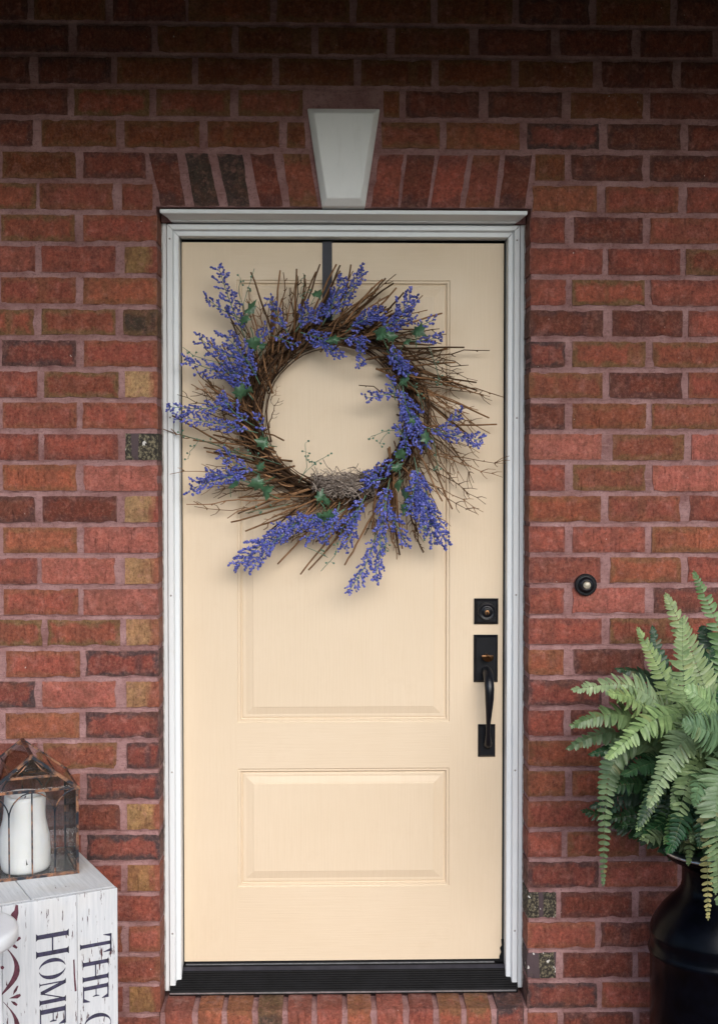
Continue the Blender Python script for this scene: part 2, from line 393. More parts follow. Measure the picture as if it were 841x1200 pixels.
TABLE = {
0: '-1050,-855,d -837,-646,r -625,-430,d -422,-200,r -184,14,r 33,235,r 254,458,r 476,669,d 688,891,r 909,1109,d',
1: '-950,-746,d -724,-522,d -505,-304,r -286,-90,r -70,116,r 138,341,r 365,564,d 588,786,d 810,1008,d 1030,1228,d',
2: '-1050,-850,d -827,-632,d -615,-413,r -396,-196,r -177,26,r 46,237,r 257,455,r 476,679,r 704,899,d 922,1122,d',
3: '-950,-750,d -731,-529,f -509,-310,f -287,-113,f 107,149,r 168,367,d 393,594,d 619,818,r 838,1035,d',
4: '-1043,-843,d -819,-619,r -596,-393,r -371,-177,r -156,-107,r 101,261,f 279,479,o 500,697,D 721,923,d 943,1142,d',
5: '-926,-728,r -708,-540,d 522,603,r 621,818,d 838,1036,d',
6: '-1035,-835,f -826,-628,r -603,-522,r 515,692,o 716,917,r 940,1140,r',
7: '-930,-732,f -709,-508,r 507,604,r 630,819,d 839,1039,r',
8: '-1040,-840,r -822,-622,r -597,-508,y 507,709,r 725,923,r 939,1140,f',
9: '-932,-730,r -710,-508,o 507,608,r 625,825,O 843,1047,r',
10: '-1044,-844,f -823,-623,f -602,-508,k 507,711,d 737,931,d 948,1142,r',
11: '-931,-731,D -709,-508,r 507,607,D 627,829,O 849,1050,f',
12: '-1036,-836,r -817,-616,f -598,-508,t 507,710,O 730,931,d 949,1143,r',
13: '-930,-729,r -714,-508,r 507,606,d 628,832,o 848,1052,O',
14: '-1034,-834,r -819,-618,r -598,-508,m 507,709,p 740,938,f 959,1145,p',
15: '-931,-731,o -712,-508,p 507,607,r 630,831,f 851,1057,p',
16: '-1045,-845,d -824,-623,d -600,-508,t 507,707,o 729,928,r 954,1146,r',
17: '-931,-731,o -712,-508,p 507,608,r 630,831,r 850,1052,o',
18: '-1039,-839,r -827,-628,p -600,-508,t 507,707,r 734,931,o 950,1150,r',
19: '-931,-729,r -714,-508,p 507,606,r 630,831,p 857,1057,D',
20: '-1028,-828,f -813,-615,f -598,-508,t 507,711,r 735,932,f 951,1150,r',
21: '-926,-725,r -709,-508,D 507,606,o 635,833,d 855,1052,r',
22: '-1048,-848,D -828,-628,p -598,-508,t 507,712,D 734,937,r 957,1156,r',
23: '-928,-728,o -710,-508,D 507,607,r 627,831,d 850,1050,r',
24: '-1042,-842,r -827,-626,f -598,-508,D 507,712,o 732,932,r 950,1150,r',
25: '-932,-727,r -708,-508,D 507,612,o 632,832,o 851,1050,r',
26: '-1045,-845,r -829,-618,d -598,-508,y 507,708,r 727,927,d 945,1140,r',
27: '-933,-726,r -709,-508,D 507,602,r 619,819,O 838,1040,o',
28: '-1045,-843,r -825,-616,r -598,-508,y 507,706,D 725,927,r 947,1147,r',
29: '-931,-726,r -708,-508,r 507,588,m 602,800,d 820,1022,d',
30: '-1042,-840,r -823,-614,r -595,-508,r 507,697,r 714,910,d 929,1130,r',
31: '-932,-723,r -706,-508,r 507,588,m 609,803,d 819,1018,r',
32: '-1042,-841,r -824,-613,r -594,-508,y 507,704,D 718,918,r 937,1138,r',
33: '-933,-722,r -705,-508,r 507,593,r 610,805,d 824,1024,r',
}
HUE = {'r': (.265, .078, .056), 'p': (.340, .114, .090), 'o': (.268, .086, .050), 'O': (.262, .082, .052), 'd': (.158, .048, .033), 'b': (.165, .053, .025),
       'D': (.195, .058, .045), 'f': (.225, .070, .044), 't': (.37, .225, .115), 'y': (.28, .160, .072), 'k': (.055, .044, .033), 'm': (.1, .08, .06)}
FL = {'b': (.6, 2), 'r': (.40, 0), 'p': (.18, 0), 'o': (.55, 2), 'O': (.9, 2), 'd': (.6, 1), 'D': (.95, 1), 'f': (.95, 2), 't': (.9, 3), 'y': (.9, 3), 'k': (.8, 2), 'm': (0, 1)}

def brick_shape(L, H, D, seed, nx, nz, slant=None):
    """wire-cut brick, front face at y=0, worn uneven arrises; local origin at the front face centre"""
    r = random.Random(seed); off = Vector((r.uniform(-50, 50), 0, r.uniform(-50, 50)))
    b = MB(); vs = []; fs = []
    for j in range(nz + 1):
        for i in range(nx + 1):
            u = i / nx; v = j / nz
            x = (u - .5) * L; z = (v - .5) * H
            edge = i in (0, nx) or j in (0, nz)
            q = Vector((x, 0, z)) * 38 + off
            y = noise.noise(q) * .0009
            if edge:
                y += .0026 + .0012 * noise.noise(q * 2.3)
                n2 = noise.noise(q * 1.1 + Vector((9, 3, 1))); n3 = noise.noise(q * 2.1 + Vector((2, 7, 5)))
                n4 = max(0, noise.noise(q * .7 + Vector((4, 1, 8))) - .10) * 2.8
                if i in (0, nx): x -= math.copysign(.0008 + .0026 * abs(n2) + .0026 * n4, u - .5)
                if j in (0, nz): z -= math.copysign(.0002 + .0026 * abs(n3) + .0028 * n4, v - .5)
            if slant: x += slant(v, u)
            vs.append((x, y, z))
    for j in range(nz):
        for i in range(nx):
            a = j * (nx + 1) + i; fs.append((a, a + 1, a + nx + 2, a + nx + 1))
    b.add(vs, fs, True)
    ring = [i for i in range(nx + 1)] + [j*(nx+1) + nx for j in range(1, nz+1)] + [nz*(nx+1) + i for i in range(nx-1, -1, -1)] + [j*(nx+1) for j in range(nz-1, 0, -1)]
    n = len(ring); rv = [vs[i] for i in ring]
    side = []
    for (x, y, z) in rv: side.append((x, .005, z))
    for (x, y, z) in rv: side.append((x, D, z))
    sv = [vs[i] for i in ring] + side
    b.add(sv, [(k, n + k, n + (k+1) % n, (k+1) % n) for k in range(n)] + [(n + k, 2*n + k, 2*n + (k+1) % n, n + (k+1) % n) for k in range(n)])
    return b
SHAPES = {}
def shape_for(L, seed):
    cls = 0 if L > .17 else (1 if L > .075 else 2)
    std = (.200, .098, .045)[cls]; key = (cls, seed % (12 if cls == 0 else 6))
    if key not in SHAPES:
        SHAPES[key] = brick_shape(std, BH, .09, 100 * cls + key[1], (18, 10, 5)[cls], 6).mesh('brick', M['brick'])
    return SHAPES[key], std
def style(o, code, r):
    h = HUE[code]; f = r.uniform(.84, 1.14); g = r.uniform(.94, 1.08)
    o.color = (h[0] * f, h[1] * f * g, h[2] * f * g, FL[code][0] * r.uniform(.7, 1.1))
    o.pass_index = FL[code][1] if FL[code][1] else r.choice((1, 1, 2))
    if code == 'm':
        o.material_slots[0].link = 'OBJECT'; o.material_slots[0].material = M['brick_mottled']
br = random.Random(3)
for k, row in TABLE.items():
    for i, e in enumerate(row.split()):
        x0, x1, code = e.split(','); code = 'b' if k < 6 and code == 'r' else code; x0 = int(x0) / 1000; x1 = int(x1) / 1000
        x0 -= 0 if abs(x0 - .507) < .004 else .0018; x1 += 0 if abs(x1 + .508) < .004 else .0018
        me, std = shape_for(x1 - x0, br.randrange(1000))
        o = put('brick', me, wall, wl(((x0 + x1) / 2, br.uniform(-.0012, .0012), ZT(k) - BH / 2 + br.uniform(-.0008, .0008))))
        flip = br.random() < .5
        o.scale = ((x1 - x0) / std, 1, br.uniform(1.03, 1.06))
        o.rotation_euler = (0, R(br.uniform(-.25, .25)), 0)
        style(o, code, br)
# flat arch of soldier bricks over the door
SOLD = [(-529,-457,-497,-434,'d'),(-431,-372,-406,-342,'k'),(-345,-277,-314,-259,'k'),(-254,-194,-228,-168,'d'),(-166,-98,-146,-73,'f'),
        (97,161,74,144,'r'),(173,246,155,225,'d'),(260,336,237,313,'r'),(354,424,331,407,'r'),(442,512,424,492,'d')]
for i, (a, b_, c_, d_, code) in enumerate(SOLD):
    a, b_, c_, d_ = (v / 1000 for v in (a - 3, b_ + 3, c_ - 3, d_ + 3)); z0, z1 = 2.190, 2.3345
    cx = (a + b_ + c_ + d_) / 4; L = .065
    def sl_(v, u, a=a, b_=b_, c_=c_, d_=d_, cx=cx):
        lo = c_ + (d_ - c_) * u; hi = a + (b_ - a) * u
        return lo + (hi - lo) * v - cx - (u - .5) * L
    o = brick_shape(L, z1 - z0, .09, 700 + i, 5, 8, sl_).build('brick', M['brick'], wall, wl((cx, br.uniform(-.001, .001), (z0 + z1) / 2)))
    style(o, 'd' if code == 'k' else code, br)
    if code == 'k': o.color = (.055, .042, .035, .4); o.pass_index = 1
# rowlock sill under the door
RJ = [-.499,-.412,-.332,-.247,-.165,-.084,.001,.082,.170,.254,.331,.415,.500]
for i in range(12):
    x0 = RJ[i] + (.006 if i else 0); x1 = RJ[i+1] - (.006 if i < 11 else 0); code = 'roorrrorrOOD'[i]
    if i == 3: code = 'k'
    b = brick_shape(x1 - x0, .105, .10, 900 + i, 5, 6)
    # the top slopes gently to the front and its edge is worn
    b.v = [(x, y, z + (.07 * y if z > 0 else 0)) for (x, y, z) in b.v]
    o = b.build('sill_brick', M['brick'], wall, wl(((x0 + x1) / 2, -.010, -.0735)))
    style(o, code, br)
    o.color = [min(1, c * 1.1) for c in o.color[:3]] + [o.color[3]]

# neighbouring brickwork beyond the frame, joined
fb = MB(); tints = []
def far_brick(x0, x1, zt):
    n0 = len(fb.f); fb.cbox((x0, 0, zt - BH), (x1, .05, zt), .003)
    code = br.choice('rrrdofpD'); h = HUE[code]; f = br.uniform(.84, 1.14)
    tints.extend([(h[0]*f, h[1]*f, h[2]*f, FL[code][0])] * (len(fb.f) - n0))
for k in range(-1, 35):
    zt = ZT(k)
    if k in TABLE:
        xs = [tuple(int(v) / 1000 for v in e.split(',')[:2]) for e in TABLE[k].split()]
        lo = min(x[0] for x in xs) - .02; hi = max(x[1] for x in xs) + .02
    elif k < 0: lo = hi = -.1
    else: lo, hi = -.508 - .018, .508 + .018
    x = lo
    while x > -WX: far_brick(x - .2, x, zt); x -= .219
    x = hi
    while x < WX: far_brick(x, x + .2, zt); x += .219
fo = fb.build('outer_brickwork', M['brick_joined'], wall, wl((0, 0, 0)), fix=False); fo['kind'] = 'stuff'
ca = fo.data.color_attributes.new('tint', 'FLOAT_COLOR', 'CORNER')
for pl, tcol in zip(fo.data.polygons, tints):
    for li in pl.loop_indices: ca.data[li].color = tcol

# mortar: tooled joints, uneven
mo = MB()
zs = []
for k in range(-2, 36):
    zc = (ZT(k) - BH + ZT(k + 1)) / 2
    zs += [zc + d for d in (.034, .0095, .0065, .003, 0, -.003, -.0065, -.0095)]
zs = sorted(set(zs))
def mortar_panel(x0, x1, z0, z1, step=.0085):
    zz = [z0] + [z for z in zs if z0 + .002 < z < z1 - .002] + [z1]
    nx = max(2, int((x1 - x0) / step)); vs = []
    for z in zz:
        km = (2.7594 - BH - .0076 - z) / .08492; dz = (km - round(km)) * .08492
        tool = .0024 * math.exp(-(dz / .0042) ** 2)
        for i in range(nx + 1):
            x = x0 + (x1 - x0) * i / nx
            y = .0052 + tool + .0026 * noise.noise(Vector((x * 45, 2, z * 60))) + .0012 * noise.noise(Vector((x * 130, 5, z * 160)))
            vs.append(wl((x, max(y, .0004), z)))
    w = nx + 1
    mo.add(vs, [(j*w + i, j*w + i + 1, (j+1)*w + i + 1, (j+1)*w + i) for j in range(len(zz) - 1) for i in range(nx)], True)
mortar_panel(-1.15, -JO - .004, FLOOR, 2.1895); mortar_panel(JO + .004, 1.25, FLOOR, 2.1895); mortar_panel(-1.15, 1.25, 2.1895, CEIL)
mortar_panel(-WX, -1.15, FLOOR, CEIL, .05); mortar_panel(1.25, WX, FLOOR, CEIL, .05)
for s in (-1, 1):
    rows = []
    for i in range(80):
        z = FLOOR + (2.1895 - FLOOR) * i / 79
        rows.append([wl((s * (JO + .004 + .0012 * noise.noise(Vector((z * 50, s, 1)))), y, z)) for y in (.0045, .05, .10)])
    mo.sweep(rows, closed=False)
mo.sweep([[wl((x, y, 2.1895)) for y in (.0045, .05, .10)] for x in (-JO - .004, JO + .004)], closed=False)
mo.box(wl((-JO, -.006, -.125)), wl((JO, .09, -.0255)))
mo.box(wl((-JO, .0, FLOOR)), wl((JO, .09, -.127)))
for s in (-1, 1): mo.box(wl((min(s*.476, s*.5075), .074, 2.1625)), wl((max(s*.476, s*.5075), .0985, 2.1890)))
mo.build('mortar', M['mortar'], wall, fix=False)
# backing masonry so that no light passes
bk = MB()
bk.box(wl((-WX, .10, FLOOR)), wl((-JO - .003, .30, CEIL))); bk.box(wl((JO + .003, .10, FLOOR)), wl((WX, .30, CEIL)))
bk.box(wl((-JO - .002, .10, 2.1935)), wl((JO + .002, .30, CEIL))); bk.box(wl((-JO - .002, .22, FLOOR)), wl((JO + .002, .30, 2.193)))
bk.box(wl((-JO - .002, .091, FLOOR)), wl((JO + .002, .22, -.03)))
bk.build('backing', M['mortar'], wall)
# keystone
ks = MB()
out = [(-.100, 2.4525), (.0965, 2.4525), (.0565, 2.1885), (-.0612, 2.1885)]; cxk, czk = -.002, 2.32
inn = [(-.082, 2.434), (.079, 2.434), (.0435, 2.207), (-.0478, 2.207)]
vs = [wl((x, .03, z)) for x, z in out] + [wl((x, -.012, z)) for x, z in out] + [wl((x, -.034, z)) for x, z in inn]
fs = [(8,9,10,11)]
for i in range(4):
    j = (i + 1) % 4; fs += [(i, j, 4+j, 4+i), (4+i, 4+j, 8+j, 8+i)]
ks.add(vs, fs)
ko = ks.build('keystone', M['keystone'], wall); ko['label'] = 'white bevelled keystone over the door'
bv = ko.modifiers.new('bevel', 'BEVEL'); bv.width = .003; bv.segments = 2

# ------------------------------------------------------------------ door frame
frame = thing('door_frame', 'white painted door frame with moulded casing and drip cap set in the brick', 'door frame', (0, .10, 0))
def fl_(p): return (p[0], p[1] - .10, p[2])
IX, IZ = .462, 2.128
PROF = [(0, .175, .04), (0, .1005, .0185), (.0015, .098, .0185), (.0125, .0975, .018), (.0145, .0945, .017), (.0155, .088, .0005), (.0172, .085, 0), (.0305, .085, 0), (.032, .0875, 0), (.032, .12, 0)]
for s in (-1, 1):
    m = MB(); lo = [fl_((s * (IX + d), y, zb)) for d, y, zb in PROF]; hi = [fl_((s * (IX + d), y, IZ + d - .0009)) for d, y, zb in PROF]
    m.sweep([lo, hi]); m.build('side_casing', M['trim'], frame)
    m = MB().box(fl_((s * .4958 if s > 0 else -.5065, .0915, -.006)), fl_((.5065 if s > 0 else -.4958, .099, 2.162)))
    m.build('edge_strip', M['trim'], frame)
m = MB(); m.sweep([[fl_((s * (IX + d - .0009), y, IZ + d)) for d, y, zb in PROF] for s in (-1, 1)]); m.build('head_casing', M['trim'], frame)
m = MB(); CP = [(.10, 2.1868, .5028), (.014, 2.1848, .5028), (.012, 2.1835, .5028), (.012, 2.1745, .5018), (.0155, 2.1725, .4995), (.030, 2.1705, .4935), (.050, 2.1665, .484), (.058, 2.1640, .4805), (.0585, 2.1625, .480), (.10, 2.1625, .480)]
m.sweep([[fl_((s * h, y, z)) for y, z, h in CP] for s in (-1, 1)]); m.build('drip_cap', M['trim'], frame)
for s in (-1, 1):
    pts = [fl_((s * (.5085 + .0012 * noise.noise(Vector((i * .9, s, 3)))), .0915 + .0015 * noise.noise(Vector((i * .7, s, 8))), -.004 + 2.165 * i / 70)) for i in range(71)]
    MB().tube(pts, [.0030 + .0012 * noise.noise(Vector((i * 1.3, s, 1))) for i in range(71)], 6).build('caulk_bead', M['caulk'], frame)
    for z_ in (2.118, 1.62, 1.12, .62, .16):
        MB().lathe([(.0028, 0), (.0026, .0006), (.0004, .0007)], 10, 'y', fl_((s * (.4855 + .001 * math.sin(z_ * 40)), .0849, z_))).build('nail_head', M['nail'], frame)
# door stop with dark weatherstrip behind the door edge
for s in (-1, 1):
    MB().box(fl_((min(s*.4618, s*.445), .186, .05)), fl_((max(s*.4618, s*.445), .215, 2.127))).build('door_stop', M['dark_rubber'], frame)
    MB().box(fl_((min(s*.4617, s*.4592), .150, .05)), fl_((max(s*.4617, s*.4592), .186, 2.122))).build('weatherstrip', M['dark_rubber'], frame)
MB().box(fl_((-.445, .186, 2.105)), fl_((.445, .215, 2.1275))).build('door_stop', M['dark_rubber'], frame)
MB().box(fl_((-.459, .146, 2.1195)), fl_((.459, .186, 2.1275))).build('weatherstrip', M['dark_rubber'], frame)
# corner pad at the lower right
MB().add([fl_(p) for p in ((.4485,.1345,.052),(.4615,.1345,.052),(.4615,.1345,.118),(.4535,.1345,.118),(.4555,.1345,.10),(.4500,.1345,.092),(.4535,.1345,.08),(.4485,.1345,.068))],
         [tuple(range(8))]).build('corner_pad', M['dark_rubber'], frame)
# threshold: raised cap, ribbed slope
m = MB(); TP = [(.21, .050, .4615), (.130, .050, .4615), (.126, .0475, .4615), (.115, .0402, .4615), (.1135, .0385, .4615), (.1125, .0365, .4615)]
y, z = .1115, .036; steps = 8
for i in range(steps):
    f = i / steps; yy = .1105 - .0365 * f; zz = .0362 - .0385 * f; hw = .4615 if yy > .0995 else .4935
    TP += [(yy, zz, hw), (yy - .0028, zz - .0008, hw), (yy - .0036, zz - .0036, hw)]
TP += [(.0735, -.004, .4935), (.0735, -.0125, .4935), (.21, -.0125, .4615)]
th = thing('threshold', 'black ribbed metal door threshold above the brick sill', 'threshold', (0, .075, -.012))
def tl_(p): return (p[0], p[1] - .075, p[2] + .012)
m.sweep([[tl_((s * h, y, z)) for y, z, h in TP] for s in (-1, 1)]); m.build('sill_plate', M['threshold'], th)
MB().add([tl_((s * .461, y, z)) for s in (-1, 1) for y, z in ((.1262, .0482), (.1150, .0410))], [(0,1,3,2)]).build('raised_cap', M['threshold_cap'], th, fix=False)
MB().box(tl_((-.4925, .0715, -.0085)), tl_((.488, .0732, -.0045))).build('edge_trim', M['alu'], th)

# ------------------------------------------------------------------ door
DX0, DX1, DZ0, DZ1, DY = -.4582, .4558, .0598, 2.1183, .137
door = thing('front_door', 'closed buttery yellow front door with two raised panels', 'door', (0, DY, DZ0))
def dl(p): return (p[0], p[1] - DY, p[2] - DZ0)
UP = (-.3035, .3030, .7491, 2.0130); LO = (-.3065, .3032, .2736, .6167)
LO = (-.3050, .3030, .2736, .6167)
def plate(x0, x1, z0, z1, name, mat):
    b = MB().box(dl((x0, DY, z0)), dl((x1, DY + .044, z1)))
    return b.build(name, mat, door)
PX0, PX1 = -.3043, .3030
plate(DX0, PX0, DZ0, DZ1, 'stile', M['door']); plate(PX1, DX1, DZ0, DZ1, 'stile', M['door'])
plate(PX0, PX1, UP[3], DZ1, 'rail', M['door_h']); plate(PX0, PX1, LO[3], UP[2], 'rail', M['door_h']); plate(PX0, PX1, DZ0, LO[2], 'rail', M['door_h'])
PP = [(0, 0), (.0012, .0022), (.0030, .0034), (.0075, .0030), (.0092, .0050), (.0102, .0095), (.0125, .0102), (.0150, .0082), (.0185, .0076), (.0240, .0078), (.0400, .0036), (.0432, .0030), (.0440, .0016), (.0462, .0012)]
for x0, x1, z0, z1 in ((PX0, PX1, UP[2], UP[3]), (PX0, PX1, LO[2], LO[3])):
    m = MB(); rings = [[dl((x0 + i, DY + d, z0 + i)), dl((x1 - i, DY + d, z0 + i)), dl((x1 - i, DY + d, z1 - i)), dl((x0 + i, DY + d, z1 - i))] for i, d in [(i, d * .95) for i, d in PP]]
    n = len(rings); m.add([p for r_ in rings for p in r_], [(4*i + k, 4*i + (k+1) % 4, 4*i + 4 + (k+1) % 4, 4*i + 4 + k) for i in range(n - 1) for k in range(4)])
    pn = m.build('panel_moulding', M['door'], door, fix=False)
    i, d = PP[-1]; d *= .95; MB().box(dl((x0 + i, DY + d, z0 + i)), dl((x1 - i, DY + .03, z1 - i))).build('raised_panel', M['door'], door)
MB().box(dl((DX0 + .004, DY + .002, DZ0 - .009)), dl((DX1 - .004, DY + .04, DZ0))).build('door_sweep', M['dark_rubber'], door)
MB().box(dl((DX0 + .004, DY - .003, DZ0 - .0095)), dl((DX1 - .022, DY + .0015, DZ0 - .0072))).build('sweep_highlight', M['alu'], door)  # light strip drawn in place of the highlight along the sweep

# deadbolt
db = MB().cbox(dl((.3732, DY - .013, 1.0320)), dl((.4421, DY, 1.1055)), .0075).build('deadbolt', M['black_metal'], door)
m = MB().lathe([(.0255, 0), (.0255, .004), (.0240, .0095), (.0215, .0105), (.0205, .0085), (.012, .0085), (.0118, .0105), (.0100, .0108), (.0008, .0108)], 40, 'y', dl((.4078, DY - .013, 1.0690)))
cy = m.build('cylinder', M['black_metal'], db)
m = MB().lathe([(.0072, .0), (.0072, .0008), (.0066, .0012), (.0006, .0012)], 24, 'y', dl((.4079, DY - .0238, 1.0665))); m.build('key_plug', M['bronze'], db)
MB().box(dl((.4067, DY - .0258, 1.0600)), dl((.4091, DY - .0249, 1.0705))).build('keyhole', M['dark_rubber'], db)
# handle set
hp = MB().cbox(dl((.3722, DY - .011, .8646)), dl((.4413, DY, 1.0008)), .007).build('handle_plate', M['black_metal'], door)
lp = MB().cbox(dl((.3852, DY - .010, .6489)), dl((.4346, DY, .7425)), .006).build('lower_handle_plate', M['black_metal'], door)
m = MB(); n = 14; vs = []
for i in range(n + 1):
    a = math.pi * i / n
    vs.append(dl((.4085 - .0165 * math.cos(a), DY - .034 - .008 * math.sin(a), .942 - .0135 * math.sin(a))))
top = len(vs)
for i in range(n + 1):
    a = math.pi * i / n
    vs.append(dl((.4085 - .0165 * math.cos(a), DY - .031 - .002 * math.sin(a), .9455 - .0075 * math.sin(a))))
m.add(vs, [(i, i+1, top+i+1, top+i) for i in range(n)] + [tuple(range(n+1)), tuple(range(top+n, top-1, -1))], True)
m.tube([dl((.4085, DY - .004, .944)), dl((.4085, DY - .034, .943))], .0045, 8)
m.build('thumb_latch', M['bronze'], hp)
m = MB(); gp = [(.4080, DY - .004, .8960), (.4082, DY - .020, .8985), (.4086, DY - .040, .8930), (.4092, DY - .058, .8760), (.4098, DY - .066, .8520), (.4098, DY - .066, .8250), (.4092, DY - .060, .7900), (.4086, DY - .052, .7550), (.4088, DY - .044, .7270), (.4098, DY - .038, .7080), (.4108, DY - .031, .6930), (.4112, DY - .020, .6850), (.4112, DY - .004, .6880)]
m.tube([dl(p) for p in gp], [.0150, .0145, .0145, .0142, .0135, .0125, .0095, .0066, .0060, .0082, .0108, .0105, .0085], 14, 1.0)
m.build('handle_grip', M['black_metal'], door)

# ------------------------------------------------------------------ doorbell
bell = thing('doorbell', 'round black doorbell with a beaded rim and pearly button on the brick', 'doorbell', (.6645, -.003, 1.1562))
MB().lathe([(.0305, -.003), (.0305, .006), (.0295, .009), (.0270, .0100), (.0235, .0085), (.0215, .0095), (.0190, .0150), (.0150, .0185), (.0125, .0190), (.012, .0185), (.001, .0185)], 48, 'y').build('rosette', M['black_metal'], bell)
m = MB()
for i in range(28):
    a = 2 * math.pi * i / 28
    m.lathe([(.0009, -.0022), (.0022, -.0008), (.0024, .0004), (.0012, .0022)], 6, 'y', (.0278 * math.cos(a), -.0095, .0278 * math.sin(a)))
m.build('beaded_rim', M['black_metal'], bell)
MB().lathe([(.0102, .017), (.0104, .0205), (.0095, .0232), (.006, .0250), (.0005, .0255)], 28, 'y').build('button', M['pearl'], bell)

# ------------------------------------------------------------------ wreath hanger
hg = thing('wreath_hanger', 'narrow black metal strap hooked over the top of the door', 'hanger', (-.047, DY, 2.1183))
m = MB(); hw = .0138
path = [(.046, -.06), (.046, .0025), (-.0015, .0030), (-.0022, -.02), (-.0022, -.18), (-.006, -.215), (-.020, -.230), (-.034, -.222), (-.038, -.200)]
m.sweep([[(-hw, y, z), (hw, y, z), (hw, y + (.0016 if i > 2 else .0016), z + .0012), (-hw, y + .0016, z + .0012)] for i, (y, z) in enumerate(path)])
m.build('strap', M['strap'], hg)

# ------------------------------------------------------------------ wreath
WC = Vector((-.024, .095, 1.6334)); PX = .002405
wr = thing('twig_wreath', 'large twig wreath with blue flower sprays and ivy hung on the door', 'wreath', WC)
def wp(px, py, y=0.0): return Vector(((px - 393) * PX, y, -(py - 484) * PX))     # position on the wreath's own face
# wound vine ring
m = MB(); rr = random.Random(11)
for i in range(150):
    a0 = rr.uniform(0, 2 * math.pi); span = rr.uniform(.7, 1.9); r0 = rr.gauss(.226, .017); dr = rr.uniform(-.02, .035); y0 = rr.uniform(-.03, .028); dy = rr.uniform(-.025, .025)
    r0 = max(.198, r0); pts = []
    for j in range(13):
        f = j / 12; a = a0 - span * f; q = r0 + dr * f + .004 * noise.noise(Vector((i * 3.1, f * 5, 0)))
        pts.append((q * math.cos(a), y0 + dy * f + .004 * noise.noise(Vector((i * 1.7, f * 5, 4))), q * math.sin(a)))
    w = rr.uniform(.0016, .0036); m.tube(pts, [w * (1 - .5 * j / 12) for j in range(13)], 5)
vr = m.build('vine_ring', M['vine'], wr, fix=False); vr['kind'] = 'stuff'

def twig_shape(seed, kind):
    """unit-length (0.2 m) twig along +x"""
    r = random.Random(seed); m = MB(); L = .2; n = 9
    amp = (.004, .010, .018)[kind]; pts = []
    bow = r.uniform(-.02, .02) * (1 if kind else .6)
    for j in range(n):
        f = j / (n - 1)
        pts.append(Vector((L * f, amp * .6 * noise.noise(Vector((seed * 7.3, f * 4, 1))), bow * f * f + amp * noise.noise(Vector((seed * 3.7, f * 4.5, 2))))))
    w = (.0029, .0022, .0017)[kind]
    m.tube(pts, [w * (1.15 - (.35, .6, .7)[kind] * j / (n - 1)) for j in range(n)], 5)
    for b in range((0, 2, 5)[kind] + r.randrange(2)):
        f = r.uniform(.35, .95); j = int(f * (n - 1)); p = pts[j]; s = r.choice((-1, 1)); l = r.uniform(.012, .04) * (1 if kind == 2 else .7)
        d = Vector((r.uniform(.4, .9), r.uniform(-.4, .3), s * r.uniform(.5, 1))).normalized()
        q = p + d * l * .55; e = q + (d + Vector((.5, 0, s * r.uniform(-.7, .4)))).normalized() * l * .5
        m.tube([p, q, e], [w * .6, w * .5, w * .35], 4)
    if kind:
        for b in range(3):
            j = r.randrange(3, n - 1); p = pts[j]; m.tube([p, p + Vector((.001, -.001, r.choice((-1, 1)) * .004))], [w * 1.0, w * .4], 4)
    return m.mesh('twig', M['twig'])
TW = [[twig_shape(30 + i, 0) for i in range(7)], [twig_shape(60 + i, 1) for i in range(8)], [twig_shape(90 + i, 2) for i in range(8)]]
def twig(p, q, kind, r, thick=1.0):
    d = q - p; L = d.length
    o = put('twig', r.choice(TW[kind]), wr, p)
    x = d.normalized(); up = Vector((0, -1, 0)); up = (up - x * up.dot(x)).normalized(); z = x.cross(up)
    if r.random() < .5: up, z = -up, -z
    o.rotation_euler = Matrix((x, up, z)).transposed().to_euler(); o.scale = (L / .2, thick, 1.0 if L > .1 else .6)
    b = r.uniform(.32, 1.35); g = r.uniform(0, 1)
    o.color = ((.165 + .085 * g) * b, (.083 + .055 * g) * b, (.037 + .034 * g) * b, 1)
r = random.Random(5)
for i in range(210):
    th_ = 2 * math.pi * (i + r.uniform(-.5, .5)) / 210          # screen angle, counter-clockwise from the right
    rb = r.uniform(86, 112); phi = R(r.uniform(30, 66))
    d = math.degrees(th_) % 360
    reach = r.uniform(132, 168)
    if d < 30 or d > 300: reach = r.uniform(135, 185)            # long loose twigs on the right
    if 85 < d < 140: reach = r.uniform(135, 178)
    if 150 < d < 215: reach = r.uniform(130, 175)
    if 225 < d < 285: reach = r.uniform(120, 172)
    # tangent runs clockwise
    ra = Vector((math.cos(th_), 0, math.sin(th_))); ta = Vector((math.sin(th_), 0, -math.cos(th_)))
    dirv = ra * math.cos(phi) + ta * math.sin(phi)
    b0 = ra * rb; bd = b0.dot(dirv); Ls = -bd + math.sqrt(max(1, bd * bd + reach * reach - rb * rb))
    y0 = r.uniform(-.035, .020); y1 = y0 + r.uniform(-.035, .02); y1 = max(-.075, min(.032, y1))
    p0 = (b0 - dirv * r.uniform(5, 28)) * PX; p1 = (b0 + dirv * Ls) * PX
    p0.y = y0; p1.y = y1
    kind = r.choices((0, 1, 2), (.45, .35, .20))[0]
    if 300 < d or d < 20: kind = r.choices((0, 1, 2), (.2, .35, .45))[0]
    twig(p0, p1, kind, r, r.uniform(.8, 1.3))
